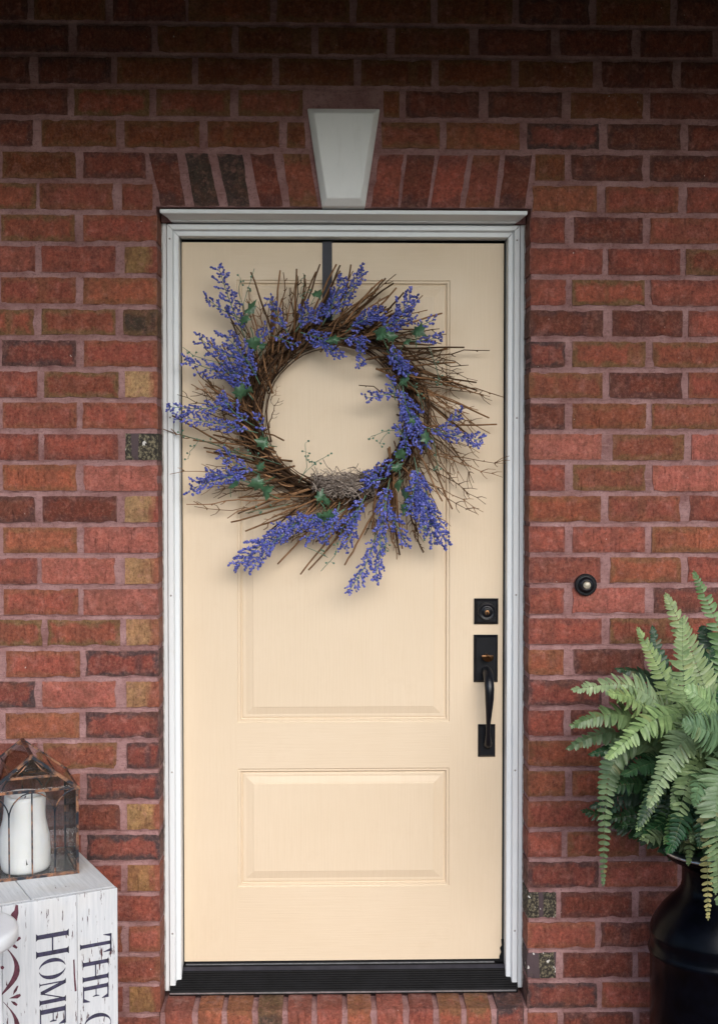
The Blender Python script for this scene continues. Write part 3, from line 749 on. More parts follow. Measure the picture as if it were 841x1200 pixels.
for (x0, y0, x1, y1, kind) in [(318,548,196,496,1),(318,552,205,488,0),(330,556,202,551,2),(345,592,228,599,2),(340,585,220,585,1),(455,440,590,461,1),(455,425,573,406,1),(440,432,573,489,0),
    (470,500,582,497,0),(490,530,592,545,2),(488,525,588,563,2),(480,535,572,586,2),(470,540,554,606,2),(470,548,566,596,2),(405,575,325,661,0),(425,585,352,672,0),(430,590,362,668,0),(440,598,400,660,0),
    (345,400,348,318,0),(325,410,300,322,0),(320,415,328,318,0),(330,405,333,320,1),(338,400,370,322,0),(352,398,398,318,0),(400,395,448,324,0),(395,395,413,314,0),(410,398,464,338,0),(420,400,474,346,0),
    (484,472,422,447,1),(312,505,324,466,2),(318,470,327,452,2),(300,470,232,406,1),(305,480,226,452,1),(300,500,212,458,2),(330,580,240,562,2),(350,590,272,612,0),(360,595,288,622,0),(450,600,465,655,1),(475,590,500,645,1),(470,570,492,648,1),(480,440,566,462,1),(476,455,560,474,1),(468,420,548,432,1),(465,415,556,452,2),(470,410,540,422,1),(478,448,575,462,2)]:
    twig(wp(x0, y0, r.uniform(-.03, 0)), wp(x1, y1, r.uniform(-.05, .01)), kind, r, 1.15)

# blue flower sprays
def bud(m, p, d, l, w):
    """small bell-shaped bud"""
    d = d.normalized(); u = d.cross(Vector((.3, .9, .2))).normalized(); v = d.cross(u); vs = [p]; n = 5
    for h, q in ((.28, .85), (.68, 1.0)):
        for k in range(n):
            a = 2 * math.pi * k / n + h; vs.append(p + d * l * h + (u * math.cos(a) + v * math.sin(a)) * w * q)
    vs.append(p + d * l)
    fs = [(0, 1 + (k+1) % n, 1 + k) for k in range(n)] + [(1+k, 1+(k+1) % n, 1+n+(k+1) % n, 1+n+k) for k in range(n)] + [(1+n+k, 1+n+(k+1) % n, 1+2*n) for k in range(n)]
    m.add(vs, fs, True)
def spray(b, e, width, r, dens=1.0, yb=-.045, ye=-.06, bare=.12):
    p0 = wp(*b, yb); p1 = wp(*e, ye); d = p1 - p0; L = d.length; t = d.normalized(); side = Vector((-t.z, 0, t.x)); out = Vector((0, -1, 0))
    bow = r.uniform(-.08, .08) * L; n = 10
    spine = [p0 + d * (j / n) + side * bow * math.sin(math.pi * j / n) + out * .012 * math.sin(math.pi * j / n) for j in range(n + 1)]
    st = MB(); st.tube(spine, [.0016 * (1 - .55 * j / n) for j in range(n + 1)], 5); bu = MB()
    def point(f):
        f = min(max(f, 0), .999) * n; j = int(f); return spine[j].lerp(spine[j+1], f - j)
    nb = max(6, int(L / .0088 * dens))
    for i in range(nb):
        f = bare + (1 - bare) * (i + r.random()) / nb; p = point(f); s = 1 if i % 2 else -1
        w = width * PX * (.45 + .75 * math.sin(math.pi * (.15 + .72 * (1 - f)))) * r.uniform(.5, 1.15)
        bd = (t * r.uniform(.55, 1.1) + side * s * r.uniform(.35, 1.0) + out * r.uniform(-.15, .8)).normalized()
        mid = p + bd * w * .55; tip = mid + (bd + t * .5 + Vector((0, 0, -.1))).normalized() * w * .45
        st.tube([p, mid, tip], [.0008, .0007, .0005], 3, cap=False)
        k = max(3, int(w / .0056))
        for q in range(k):
            g = (q + .7) / k; c = p.lerp(mid, min(1, g / .55)) if g < .55 else mid.lerp(tip, (g - .55) / .45)
            for _ in range(2 if r.random() < .55 else 1):
                dd = (bd + Vector((r.uniform(-1, 1), r.uniform(-.9, .5), r.uniform(-1, 1)))).normalized()
                bud(bu, c, dd, r.uniform(.0072, .0112), r.uniform(.0025, .0038))
    for q in range(4):
        bud(bu, spine[-1], (t + Vector((r.uniform(-.6, .6), r.uniform(-.4, .4), r.uniform(-.6, .6)))), .0075, .0024)
    o = bu.build('flower_spray', M['bud'], wr, fix=False); s_ = st.build('stem', M['tendril'], o, fix=False)
SPR = [((290,400),(260,320),13,.9),((284,376),(246,354),9,.8),((306,452),(268,398),20,1.15),((300,440),(222,425),14,.85),((298,470),(262,432),20,1.1),((296,428),(240,402),14,.8),
       ((318,395),(348,408),10,.6),((340,396),(318,356),10,1),((300,410),(314,392),14,.8),
       ((282,472),(202,478),12,.95),((304,508),(212,490),13,1.0),((300,500),(262,466),13,.9),((310,512),(302,488),9,.8),
       ((300,552),(228,572),15,1.1),((306,556),(262,535),14,.9),((296,566),(246,556),12,.8),
       ((372,602),(280,660),17,1.15),((352,612),(296,664),13,1.0),((392,606),(330,618),16,1.1),((404,596),(362,630),14,1.1),((398,588),(378,634),12,1.0),((418,592),(404,640),13,1.1),((428,580),(398,620),14,1.1),
       ((440,624),(408,690),12,1.05),((444,620),(438,676),12,1.05),((452,560),(428,566),12,1.1),((464,538),(436,556),14,1.2),((456,560),(446,628),14,1.15),((446,590),(474,636),12,1.0),
       ((484,536),(508,634),18,1.2),((490,548),(480,600),17,1.2),((496,570),(520,636),13,1.0),((486,560),(504,612),20,1.1),
       ((494,500),(560,516),14,1.05),((510,506),(536,484),11,.9),((470,450),(484,502),19,1.25),((476,470),(496,520),18,1.15),((466,462),(430,468),9,.9),((462,470),(456,446),9,.9),((480,500),(474,534),14,1.0),((474,520),(462,500),9,.8),
       ((476,402),(514,398),10,.8),((480,392),(506,378),9,.7),((446,398),(480,352),17,1.1),((436,392),(478,372),15,1.0),((452,412),(474,440),15,1.15),((458,400),(466,430),14,1.0),((420,402),(420,432),10,.9),
       ((388,378),(424,322),13,1.0),((378,384),(400,332),14,1.0),((404,392),(440,376),16,1.1),((372,396),(396,420),14,1.0),((352,392),(384,402),16,1.1),((356,384),(382,366),15,1.1),((346,392),(362,366),14,1.0),((398,398),(424,404),14,1.0),((410,384),(446,366),13,.9)]
r = random.Random(21)
for b, e, w, dn in SPR: spray(b, e, w * .95, r, dn, r.uniform(-.055, -.035), r.uniform(-.075, -.045))

# ivy leaves and tendrils
LEAF = []
for s in range(5):
    r = random.Random(300 + s); pts = []
    lobes = [(-90, .30), (-62, .55), (-38, .42), (-12, .78), (14, .50), (40, .80), (62, .60), (90, 1.08)]
    prof = lobes + [(180 - a, l) for a, l in reversed(lobes[:-1])]
    vs = [(0, -.0015, 0)]; N = len(prof)
    for a, l in prof:
        l *= .018 * r.uniform(.9, 1.12); a = R(a); x, z = l * math.cos(a), l * math.sin(a)
        vs.append((x, .0022 * math.sin(x * 260 + s) + .32 * abs(x) + .0022 * math.sin(z * 300 + s), z))
    for a, l in prof:
        l *= .009; a = R(a); x, z = l * math.cos(a), l * math.sin(a); vs.append((x, -.001 + .05 * abs(x), z))
    m = MB(); fs = []
    for k in range(N):
        j = (k + 1) % N; fs += [(1 + k, 1 + j, 1 + N + j, 1 + N + k), (0, 1 + N + k, 1 + N + j)]
    m.add(vs, fs, True); m.tube([(0, 0, -.005), (0, .003, -.014), (.002, .008, -.024)], .0008, 4); LEAF.append(m.mesh('ivy_leaf', M['leaf_ivy']))
r = random.Random(8)
for (x, y, s, a) in [(295,368,1.3,20),(290,378,1.0,200),(300,404,1.15,170),(308,410,.8,60),(284,464,1.3,10),(294,458,1.0,120),(311,520,1.2,-70),(275,568,1.1,-10),(305,566,1.4,-110),(314,576,1.3,-60),(375,582,1.0,20),(383,588,.9,-20),(384,602,1.3,150),(376,604,.9,200),
                     (446,396,1.4,-20),(487,393,1.3,10),(392,402,1.2,-100),(372,350,1.0,30),(470,448,1.3,40),(497,515,1.2,-10),(483,494,1.1,150),(466,534,1.1,30),(467,566,1.2,170),(472,580,1.0,10),(472,594,1.0,190),(462,548,1.0,60),(455,398,1.0,90),(306,548,.9,40),(474,404,.9,20)]:
    o = put('ivy_leaf', r.choice(LEAF), wr, wp(x, y, r.uniform(-.085, -.068))); o.scale = (s * 1.35,) * 3
    o.rotation_euler = (R(r.uniform(-55, 35)), R(a), R(r.uniform(-50, 50))); o.scale.x *= r.uniform(.7, 1.1)
def tendril(pts, y, r, leaves=5, curl=False):
    m = MB(); P = [wp(a, b, y + r.uniform(-.006, .006)) for a, b in pts]; Q = []
    for i in range(len(P) - 1):
        for f in (0, .33, .66): Q.append(P[i].lerp(P[i+1], f) + Vector((r.uniform(-1, 1), r.uniform(-1, 1), r.uniform(-1, 1))) * .0014)
    Q.append(P[-1])
    if curl:
        c = Q[-1]; Q += [c + Vector((.006 * math.sin(k * .9) + .0006 * k, -.005 * math.cos(k * .9), .0035 * k)) for k in range(1, 12)]
    m.tube(Q, .0008, 4)
    for k in range(leaves):
        p = r.choice(Q[2:]); d = Vector((r.uniform(-1, 1), r.uniform(-.7, 0), r.uniform(-1, 1))).normalized(); e = p + d * .008
        m.tube([p, e], .0005, 3); bud(m, e, d, .007, .0032)
    m.build('tendril', M['tendril'], wr, fix=False)
for a in [([(350,566),(360,548),(358,520)],-.05,7),([(356,556),(372,540),(384,534)],-.05,6),([(470,505),(450,506),(434,512)],-.05,6),([(452,508),(444,520)],-.05,3),([(290,395),(288,360),(300,320)],-.06,7),([(292,380),(282,345),(284,330)],-.05,6),
          ([(268,430),(232,420),(218,410)],-.06,5),([(300,540),(250,520),(216,510)],-.07,7),([(238,515),(226,530),(224,538)],-.06,4),([(330,545),(290,532),(262,528)],-.07,6),([(440,600),(452,628),(450,650)],-.06,5),([(486,606),(498,628)],-.06,6),
          ([(400,620),(392,650),(376,668)],-.05,6),([(360,640),(384,652)],-.05,3),([(500,408),(508,430),(512,450)],-.06,6),([(470,440),(488,462),(494,480)],-.06,6),([(505,512),(510,540),(512,552)],-.06,6),([(376,350),(360,346),(352,352)],-.05,3),([(290,600),(312,596),(340,590)],-.07,4)]:
    tendril(*a[:2], r, a[2])
for a in [([(352,350),(354,340)],-.04),([(280,442),(272,432)],-.07),([(304,412),(306,420)],-.07),([(466,560),(466,550)],-.08),([(470,602),(474,596)],-.08)]:
    tendril(a[0], a[1], r, 0, True)

# bird's nest resting in the bottom of the wreath
nest = MB(); r = random.Random(14); nc = Vector(wp(402, 568, -.028))
def nest_p(a, h, q): return Vector((0.078 * q * math.cos(a), .038 * q * math.sin(a), h))
for i in range(560):
    a = r.uniform(0, 2 * math.pi); h = r.gauss(0, .013); q = (1.0 if h > 0 else 1.0 - (h / .03) ** 2 * .45) * r.uniform(.72, 1.16); h *= 1 + .3 * math.sin(a * 3); sp = r.uniform(.4, 1.3) * r.choice((-1, 1)); n = 6
    tl = r.uniform(-.02, .02)
    pts = [nest_p(a + sp * j / 5, h + tl * (j - 2.5) / 2.5 + r.uniform(-.003, .003) + .006 * math.sin(j * 1.3 + i), q + r.uniform(-.09, .09)) for j in range(n)]
    if r.random() < .3: pts[-1] += Vector((r.uniform(-.020, .020), r.uniform(-.02, .01), r.uniform(-.014, .020)))
    nest.tube(pts, r.uniform(.0006, .0015), 3, cap=False)
nest.lathe([(.02, -.026), (.055, -.014), (.062, .004), (.05, .008), (.02, -.006), (.001, -.008)], 20)
for k in range(len(nest.v) - 120, len(nest.v)): nest.v[k] = (nest.v[k][0], nest.v[k][1] * .55, nest.v[k][2])
tag(nest.build('bird_nest', M['straw'], None, WC + nc, fix=False), 'small straw bird nest resting in the bottom of the wreath', 'bird nest')

# ------------------------------------------------------------------ crate on end
CA = R(27); CR = Vector((-.565, -.350, 0)); CTOP = .437; CW, CD = .44, .37
ex = Vector((math.cos(CA), math.sin(CA), 0)); ey = Vector((-math.sin(CA), math.cos(CA), 0))
cc = CR - ex * CW / 2 + ey * CD / 2
crate = thing('wooden_crate', 'white distressed wooden crate with stencilled lettering standing beside the door', 'crate', (cc.x, cc.y, FLOOR), CA)
HB = CTOP - FLOOR; TK = .016
def cl(u, d, v): return (CW / 2 - u, -CD / 2 + d, HB - v)      # u: from the right edge, d: depth from the front, v: down from the top
def on_front(px, py):
    """(u, v) on the crate's front for a point of the photograph"""
    m = cam_o.rotation_euler.to_matrix(); d = m @ Vector(((px - 420.5) / FPX, -(py - 600) / FPX, -1.0))
    n = -ey; s = (CR - CAM).dot(n) / d.dot(n); p = CAM + d * s
    return (CR - p).dot(ex), CTOP - p.z
def rboard(a, b, name, mat, bev=.0025):
    """board with worn, softened edges"""
    m = MB().box([min(p, q) for p, q in zip(a, b)], [max(p, q) for p, q in zip(a, b)])
    c = [(p + q) / 2 for p, q in zip(a, b)]; m.v = [tuple(p - q for p, q in zip(v, c)) for v in m.v]
    o = m.build(name, mat, crate, c); w = o.modifiers.new('bevel', 'BEVEL'); w.width = bev; w.segments = 2; return o
us = [0.0, on_front(91, 1120)[0], on_front(3, 1120)[0], .345, CW]
for a, b in zip(us[:-1], us[1:]): rboard(cl(a + .0004, 0, .0005), cl(b - .0004, TK, HB), 'front_board', M['crate'], .0012)
tu = on_front(39, 1055)[0]
for a, b in ((0, tu), (tu, tu + .15), (tu + .15, CW)): rboard(cl(a + .001, TK + .001, 0), cl(b - .001, CD, TK), 'end_board', M['crate_end'])
for a, b in ((0, .12), (.12, .25), (.25, CD - TK)):
    rboard(cl(.001, TK + a + .001, TK + .001), cl(TK, TK + b - .001, HB), 'side_board', M['crate']); rboard(cl(CW - TK, TK + a + .001, TK + .001), cl(CW - .001, TK + b - .001, HB), 'side_board', M['crate'])
rboard(cl(TK + .001, CD - TK, TK + .001), cl(CW - TK - .001, CD, HB), 'back_board', M['crate'])
# stencilled letters: drawn in letter space (x: advance, y: height 0..1), set so that they read downwards
def stroke(x0, y0, x1, y1, w0, w1=None): 
    w1 = w0 if w1 is None else w1; d = Vector((x1 - x0, y1 - y0)); n = Vector((-d.y, d.x)).normalized()
    return [(x0 + n.x*w0/2, y0 + n.y*w0/2), (x0 - n.x*w0/2, y0 - n.y*w0/2), (x1 - n.x*w1/2, y1 - n.y*w1/2), (x1 + n.x*w1/2, y1 + n.y*w1/2)]
TH, TN = .15, .035
def stem(x, y0=0, y1=1, sw=.13):
    return [stroke(x, y0, x, y1, TH), [(x - sw, y0), (x + sw, y0), (x + TH/2, y0 + .055), (x - TH/2, y0 + .055)], [(x - TH/2, y1 - .055), (x + TH/2, y1 - .055), (x + sw, y1), (x - sw, y1)]]
def arc(cx, cy, rx, ry, a0, a1, thick, thin, n=22):
    """modulated bowl: thick at the sides, thin at top and bottom"""
    q = []
    for i in range(n):
        f0, f1 = [R(a0 + (a1 - a0) * k / n) for k in (i, i + 1)]
        def pt(f, s):
            w = thin + (thick - thin) * abs(math.cos(f)) ** 1.3; return (cx + (rx + s * w / 2) * math.cos(f), cy + (ry + s * w / 2 * .5) * math.sin(f))
        q.append([pt(f0, -1), pt(f0, 1), pt(f1, 1), pt(f1, -1)])
    return q
GL = {
 'T': (stem(.40) + [stroke(.02, .975, .78, .975, .05), [(.02, 1), (.02, .74), (.045, .74), (.14, .955), (.14, 1)], [(.78, 1), (.78, .74), (.755, .74), (.66, .955), (.66, 1)]], .80),
 'H': (stem(.14) + stem(.72) + [stroke(.14, .5, .72, .5, TN * 1.3)], .86),
 'E': (stem(.14) + [stroke(.14, .975, .62, .975, .05), stroke(.14, .025, .64, .025, .05), stroke(.14, .51, .50, .51, TN), [(.62, 1), (.62, .74), (.595, .74), (.48, .95), (.48, 1)], [(.66, 0), (.69, .27), (.665, .27), (.52, .05), (.52, 0)], [(.50, .64), (.50, .38), (.48, .38), (.43, .51), (.48, .64)]], .72),
 'O': (arc(.42, .5, .35, .47, -80, 80, .16, .02) + arc(.42, .5, .35, .47, 100, 260, .16, .02), .84),
 'M': ([stroke(.13, 0, .13, 1, TN * 1.4)] + [[(.03, 0), (.23, 0), (.15, .05), (.11, .05)], [(.02, 1), (.22, 1), (.16, .95), (.1, .95)]] + [stroke(.15, .98, .46, .06, .14), stroke(.46, .04, .80, .98, TN * 1.3)] + stem(.82), .96),
 'G': (arc(.45, .5, .38, .47, 55, 305, .16, .03) + stem(.74, .0, .46, .11)[:1] + [[(.60, .46), (.88, .46), (.82, .41), (.66, .41)], [(.70, .98), (.735, .98), (.735, .70), (.70, .70)]], .90),
}
def letter(ch, u_top, u_bot, v0, v1, mat):
    """cap-top at u_top, baseline at u_bot; runs from v0 down to v1"""
    g, adv = GL[ch]; m = MB(); T_ = -.0006
    for poly in g:
        q = [cl(u_bot + (u_top - u_bot) * y, T_, v0 + (v1 - v0) * x / adv) for x, y in poly]; n = len(q)
        b = [(p[0], p[1] + .0009, p[2]) for p in q]
        m.add(q + b, [tuple(range(n)), tuple(range(2*n - 1, n - 1, -1))] + [(i, n + i, n + (i+1) % n, (i+1) % n) for i in range(n)])
    m.build('letter', mat, crate)
for ch, px_t, px_b, y0, y1 in (('T',131,94,1096,1118),('H',127.5,97,1124,1150),('E',127.5,97.5,1152.5,1174),('G',131,98,1187.5,1213)):
    ym = (y0 + y1) / 2; letter(ch, on_front(px_t, ym)[0], on_front(px_b, ym)[0], on_front((px_t + px_b) / 2, y0)[1], on_front((px_t + px_b) / 2, y1)[1], M['ink'])
for ch, px_t, px_b, y0, y1 in (('H',81,42.5,1091,1121),('O',78,45,1123,1147),('M',77.5,46.5,1148,1177),('E',77.5,47,1179,1205)):
    ym = (y0 + y1) / 2; letter(ch, on_front(px_t, ym)[0], on_front(px_b, ym)[0], on_front((px_t + px_b) / 2, y0)[1], on_front((px_t + px_b) / 2, y1)[1], M['ink'])
def motif(pts, name, mat):
    m = MB(); q = [cl(*(lambda uv: (uv[0], -.0006, uv[1]))(on_front(x, y))) for x, y in pts]; n = len(q); b = [(p[0], p[1] + .0009, p[2]) for p in q]
    m.add(q + b, [tuple(range(n)), tuple(range(2*n-1, n-1, -1))] + [(i, n+i, n+(i+1) % n, (i+1) % n) for i in range(n)]); m.build(name, mat, crate)
def cres(x0, y0, x1, y1, bulge, thick, n=12):
    a = []; b = []
    for i in range(n + 1):
        f = i / n; s = math.sin(math.pi * f); x = x0 + (x1 - x0) * f; y = y0 + (y1 - y0) * f
        a.append((x + bulge * s + .5, y)); b.append((x + (bulge - thick * f ** .6) * s - .2, y))
    return a + b[::-1]
for dy in (0, 67):
    motif(cres(4, 1107 + dy, 0, 1168 + dy, 21, 9), 'scroll', M['ink_plum']); motif(cres(-8, 1107 + dy, -12, 1168 + dy, -21, -9), 'scroll', M['ink_plum'])
    for q in ([(11,1103+dy),(20,1098.5+dy),(24,1097.5+dy),(24.8,1100+dy),(21,1103+dy)], [(13,1106+dy),(18,1107+dy),(21,1110+dy),(19.5,1112+dy),(16,1110+dy)], [(0.8,1133+dy),(3.5,1131.5+dy),(5.5,1133.5+dy),(4,1136+dy),(1.5,1135.5+dy)]): motif(q, 'scroll_dot', M['ink_plum'])
motif([(18.5,1060.5),(21.5,1060.5),(22,1070),(20,1079),(11.5,1076),(14,1070),(17,1067)], 'scroll', M['ink_plum'])
motif([(22,1155),(20,1161),(15.5,1166),(16.5,1161),(20,1155.5)], 'scroll_dot', M['ink_plum'])
motif([(86,1125),(87.5,1124),(88.5,1145),(90,1161),(88,1162),(87,1150)], 'bare_patch', M['ink_plum'])

# ------------------------------------------------------------------ glass lantern on the crate
LA = R(20); lw, ld, lh, lg = .226, .215, .222, .088
lx = Vector((math.cos(LA), math.sin(LA), 0)); ly = Vector((-math.sin(LA), math.cos(LA), 0))
lc = Vector((-.687, -.232, 0)) - lx * lw / 2 + ly * ld / 2
lan = thing('glass_lantern', 'house shaped copper and glass candle lantern on the white crate', 'lantern', (lc.x, lc.y, CTOP), LA)
X, Y = lw / 2, ld / 2; b0, e0, pk = .006, lh, lh + lg
m = MB()
for s in (-1, 1):
    for q in (-1, 1): MB().bar((s*X, q*Y, 0), (s*X, q*Y, e0), .0062).build('corner_post', M['copper'], lan)
    MB().bar((-X - .004, s*Y, b0/2 + .0005), (X + .004, s*Y, b0/2 + .0005), .007, .008).build('base_rail', M['copper'], lan); MB().bar((s*X, -Y + .005, b0/2 + .0008), (s*X, Y - .005, b0/2 + .0008), .008, .0065).build('base_rail', M['copper'], lan)
    MB().bar((-X - .005, s*Y, e0), (X + .005, s*Y, e0), .0066, .0085).build('eave_rail', M['copper'], lan); MB().bar((s*X, -Y, e0 + .0005), (s*X, Y, e0 + .0005), .006).build('eave_rail', M['copper'], lan)
    for q in (-1, 1): MB().bar((0, s*Y, pk), (q*(X + .006), s*(Y + .001), e0 - .004), .0078, .0085).build('rafter', M['copper'], lan)
    # pointed glazing bars: half arch, full arch, half arch
    for q in (-1, 0, 1): MB().bar((q*X/2, s*(Y + .001), .004), (q*X/2, s*(Y + .001), e0 - (.066 if q else 0)), .0036).build('glazing_bar', M['copper'], lan)
    for cx_, a0, a1 in ((0, 0, 180), (X, 90, 180), (-X, 0, 90)):
        pts = [(cx_ + X/2 * math.cos(R(a0 + (a1 - a0) * i / 14)), s*(Y + .001), e0 - .066 + .062 * math.sin(R(a0 + (a1 - a0) * i / 14))) for i in range(15)]
        MB().tube(pts, .0019, 6).build('arch_bar', M['copper'], lan)
    MB().box((-X + .004, s*Y - .001, .007), (X - .004, s*Y + .001, e0 - .003)).build('pane', M['glass'], lan); MB().box((s*X - .001, -Y + .004, .007), (s*X + .001, Y - .004, e0 - .003)).build('pane', M['glass'], lan)
    MB().add([(-X + .006, s*(Y - .001), e0 + .004), (X - .006, s*(Y - .001), e0 + .004), (0, s*(Y - .001), pk - .006), (-X + .006, s*(Y - .003), e0 + .004), (X - .006, s*(Y - .003), e0 + .004), (0, s*(Y - .003), pk - .006)], [(0,1,2),(5,4,3),(0,3,4,1),(1,4,5,2),(2,5,3,0)]).build('gable_pane', M['glass'], lan)
    n_ = Vector((lg, 0, X)).normalized() * .002
    a = [Vector((s*X, -Y + .005, e0)), Vector((s*X, Y - .005, e0)), Vector((0.001*s, Y - .005, pk)), Vector((.001*s, -Y + .005, pk))]; nn = Vector((n_.x * s, 0, n_.z))
    MB().add(a + [p + nn for p in a], [(0,1,2,3),(7,6,5,4),(0,4,5,1),(1,5,6,2),(2,6,7,3),(3,7,4,0)]).build('roof_pane', M['glass_roof'], lan)
    MB().bar((s*X*.5, -Y, e0 + lg*.5 + .003), (s*X*.5, Y, e0 + lg*.5 + .003), .003).build('purlin', M['copper'], lan)
MB().bar((0, -Y, pk), (0, Y, pk), .0085).build('ridge', M['copper'], lan)
MB().bar((-X*.55, -Y - .001, e0 + lg*.40), (X*.55, -Y - .001, e0 + lg*.40), .0055).build('collar_tie', M['copper'], lan)
for s in (-1, 1): MB().tube([(s*X*.42 - s*.004, -Y - .002, e0 + lg*.44), (s*X*.22, -Y - .002, e0 + lg*.60), (s*X*.05, -Y-.002, e0 + lg*.86)], .0016, 5).build('gable_bar', M['copper'], lan)
MB().box((-X + .004, -Y + .004, .0012), (X - .004, Y - .004, .0030)).build('base_pane', M['glass'], lan)

# candle: squat wavy pillar
cp = lc - lx * .010 - ly * .035
m = MB(); r = random.Random(2)
prof = [(.046, 0), (.053, .002), (.0565, .008), (.058, .02), (.0585, .05), (.0575, .085), (.054, .110), (.0505, .130), (.0495, .150), (.0505, .170), (.0510, .186), (.0500, .193), (.046, .196), (.040, .193), (.034, .180), (.001, .178)]
m.lathe([(q * 1.07, h) for q, h in prof], 40, wob=lambda a, h: 1 + .05 * math.sin(2 * a + h * 20) * min(1, h * 12) + .03 * math.sin(3 * a + 1 + h * 31))
ct = thing('candle', 'wavy white pillar candle inside the glass lantern', 'candle', (cp.x, cp.y, CTOP + .0035))
m.build('wax_body', M['wax'], ct); MB().tube([(0, 0, .176), (.001, 0, .185), (.003, .001, .190)], .0012, 5).build('wick', M['dark_rubber'], ct)
m = MB(); a_ = R(-90 + 16)
qx, qy = math.cos(a_), math.sin(a_)
m.add([(qx*0.0650 + x*-qy, qy*0.0650 + x*qx, z) for x, z in ((0, .045), (.003, .034), (.0045, .030), (.0005, .028), (.0002, .036))], [(0,1,2,3,4)]); m.build('chip', M['dark_rubber'], ct, fix=False)

# ------------------------------------------------------------------ white stool in front of the crate
sc = Vector((-.842, -.75, 0)); ZS = .486
st = thing('white_stool', 'rounded white stool top poking in at the left before the crate', 'stool', (sc.x, sc.y, FLOOR))
hS = ZS - FLOOR
MB().lathe([(.08, hS - .036), (.120, hS - .036), (.127, hS - .033), (.130, hS - .027), (.130, hS - .009), (.127, hS - .0035), (.120, hS - .0006), (.08, hS), (.001, hS)], 64).build('seat', M['white_paint'], st)
for a in (45, 135, 225, 315):
    MB().tube([(.085 * math.cos(R(a)), .085 * math.sin(R(a)), hS - .036), (.115 * math.cos(R(a)), .115 * math.sin(R(a)), .0)], [.016, .012], 12).build('leg', M['white_paint'], st)

# ------------------------------------------------------------------ milk can with fern
CC = Vector((.940, -.300, FLOOR)); can = thing('milk_can', 'glossy black milk can used as a planter at the right edge', 'milk can', CC)
H0 = .505 - FLOOR
prof = [(.150, 0), (.158, .004), (.160, .012), (.158, .02), (.162, .03), (.163, .38), (.1635, .430), (.1675, .434), (.1685, .440), (.1660, .447), (.1635, .451), (.1640, .478), (.1655, .484), (.1640, .490), (.1600, .502), (.1500, .522), (.134, .545), (.115, .565), (.098, .582), (.088, .597), (.0845, .612), (.084, .645), (.088, .657), (.100, .668), (.120, .674), (.129, .682), (.131, .692), (.1305, H0 - .001), (.1275, H0), (.120, H0 - .006), (.085, .660), (.08, .64), (.001, .64)]
MB().lathe(prof, 72, wob=lambda a, h: 1 + .004 * math.sin(3 * a + h * 9)).build('body', M['can'], can)
MB().lathe([(.1285, H0 - .0015), (.1325, H0 - .004), (.1338, H0), (.1310, H0 + .0035), (.1270, H0 + .001)], 72).build('rim', M['can_rim'], can)
for s in (-1, 1):
    a = R(98 + (180 if s > 0 else 0)); dx, dy = math.cos(a), math.sin(a)
    MB().tube([(dx*.088, dy*.088, .640), (dx*.150, dy*.150, .645), (dx*.172, dy*.172, .62), (dx*.172, dy*.172, .55), (dx*.150, dy*.150, .522)], .008, 10).build('handle', M['can'], can)
MB().lathe([(.08, .655), (.084, .660), (.04, .668), (.001, .670)], 32).build('soil', M['soil'], can)

fern = thing('boston_fern', 'lush green fern spilling out of the black milk can', 'fern', CC + Vector((0, 0, .668)))
FB = Vector(fern.location)
def pinna(m, p, t, s, nrm, L, w, droop):
    """one leaflet: from rachis point p out along s, slightly sickle shaped, folded at the midrib"""
    rows = []; cols = ((0, .60), (.2, 1.0), (.52, .95), (.82, .68), (.95, .38), (1, .08))
    for f, q in cols:
        c = p + s * L * f + t * L * (.10 * f + .16 * f * f) - nrm * droop * L * f * f
        hw = w * q * .5
        rows += [c - t * hw + nrm * hw * .25, c, c + t * hw + nrm * hw * .25]
    fs = []
    for i in range(len(cols) - 1):
        a = i * 3; fs += [(a, a+1, a+4, a+3), (a+1, a+2, a+5, a+4)]
    m.add(rows, fs, True)
def frond(P, width, r, col, hint=None, name='frond'):
    """P: control points of the rachis (world), width: full blade width"""
    P = [Vector(p) - FB for p in P]; n = len(P)
    def cr(f):
        f = f * (n - 1); i = min(int(f), n - 2); f -= i
        a, b, c, d = P[max(i-1, 0)], P[i], P[i+1], P[min(i+2, n-1)]
        return .5 * ((2*b) + (c - a)*f + (2*a - 5*b + 4*c - d)*f*f + (3*b - a - 3*c + d)*f*f*f)
    S = [cr(i / 40) for i in range(41)]; L = sum((S[i+1] - S[i]).length for i in range(40))
    st_ = MB(); st_.tube(S[::2], [.0013 * (1 - .6 * i / 20) for i in range(21)], 5, cap=False)
    m = MB(); sp = .0128; num = int(L / sp); hint = hint or Vector((0, -.75, .65))
    for i in range(num):
        f = (i + .5) / num; g = f * 40; j = min(int(g), 39); p = S[j].lerp(S[j+1], g - j); t = (S[min(j+1, 40)] - S[max(j-1, 0)]).normalized()
        s = t.cross(hint)
        if s.length < .15: s = t.cross(Vector((.6, -.5, .4)))
        s.normalize(); nn = s.cross(t).normalized()
        if nn.dot(hint) < 0: nn = -nn
        env = min(1, (1 - f) * 2.2 + .14) * min(1, .35 + f * 3)
        ll = width / 2 * env * r.uniform(.88, 1.08); w = .0146 * (.5 + .5 * env) * r.uniform(.85, 1.1)
        for sg in (-1, 1):
            if r.random() < .03: continue
            pinna(m, p, (t + s * sg * r.uniform(-.08, .08)).normalized(), (s * sg + nn * r.uniform(-.40, .20) + t * r.uniform(-.05, .30)).normalized(), nn, ll, w, r.uniform(.05, .3))
    bud(m, S[-1], S[-1] - S[-2], .007, .002)
    o = m.build(name, M['fern'], fern, fix=False); o.color = (*col, 1); st_.build('stem', M['fern_stem'], o, fix=False)
r = random.Random(77)
LG, MG, DG, YG = (.265, .355, .175), (.135, .220, .100), (.026, .070, .034), (.36, .36, .15)  # LG lightens front fronds; DG paints the clump's inner shade into the fillers
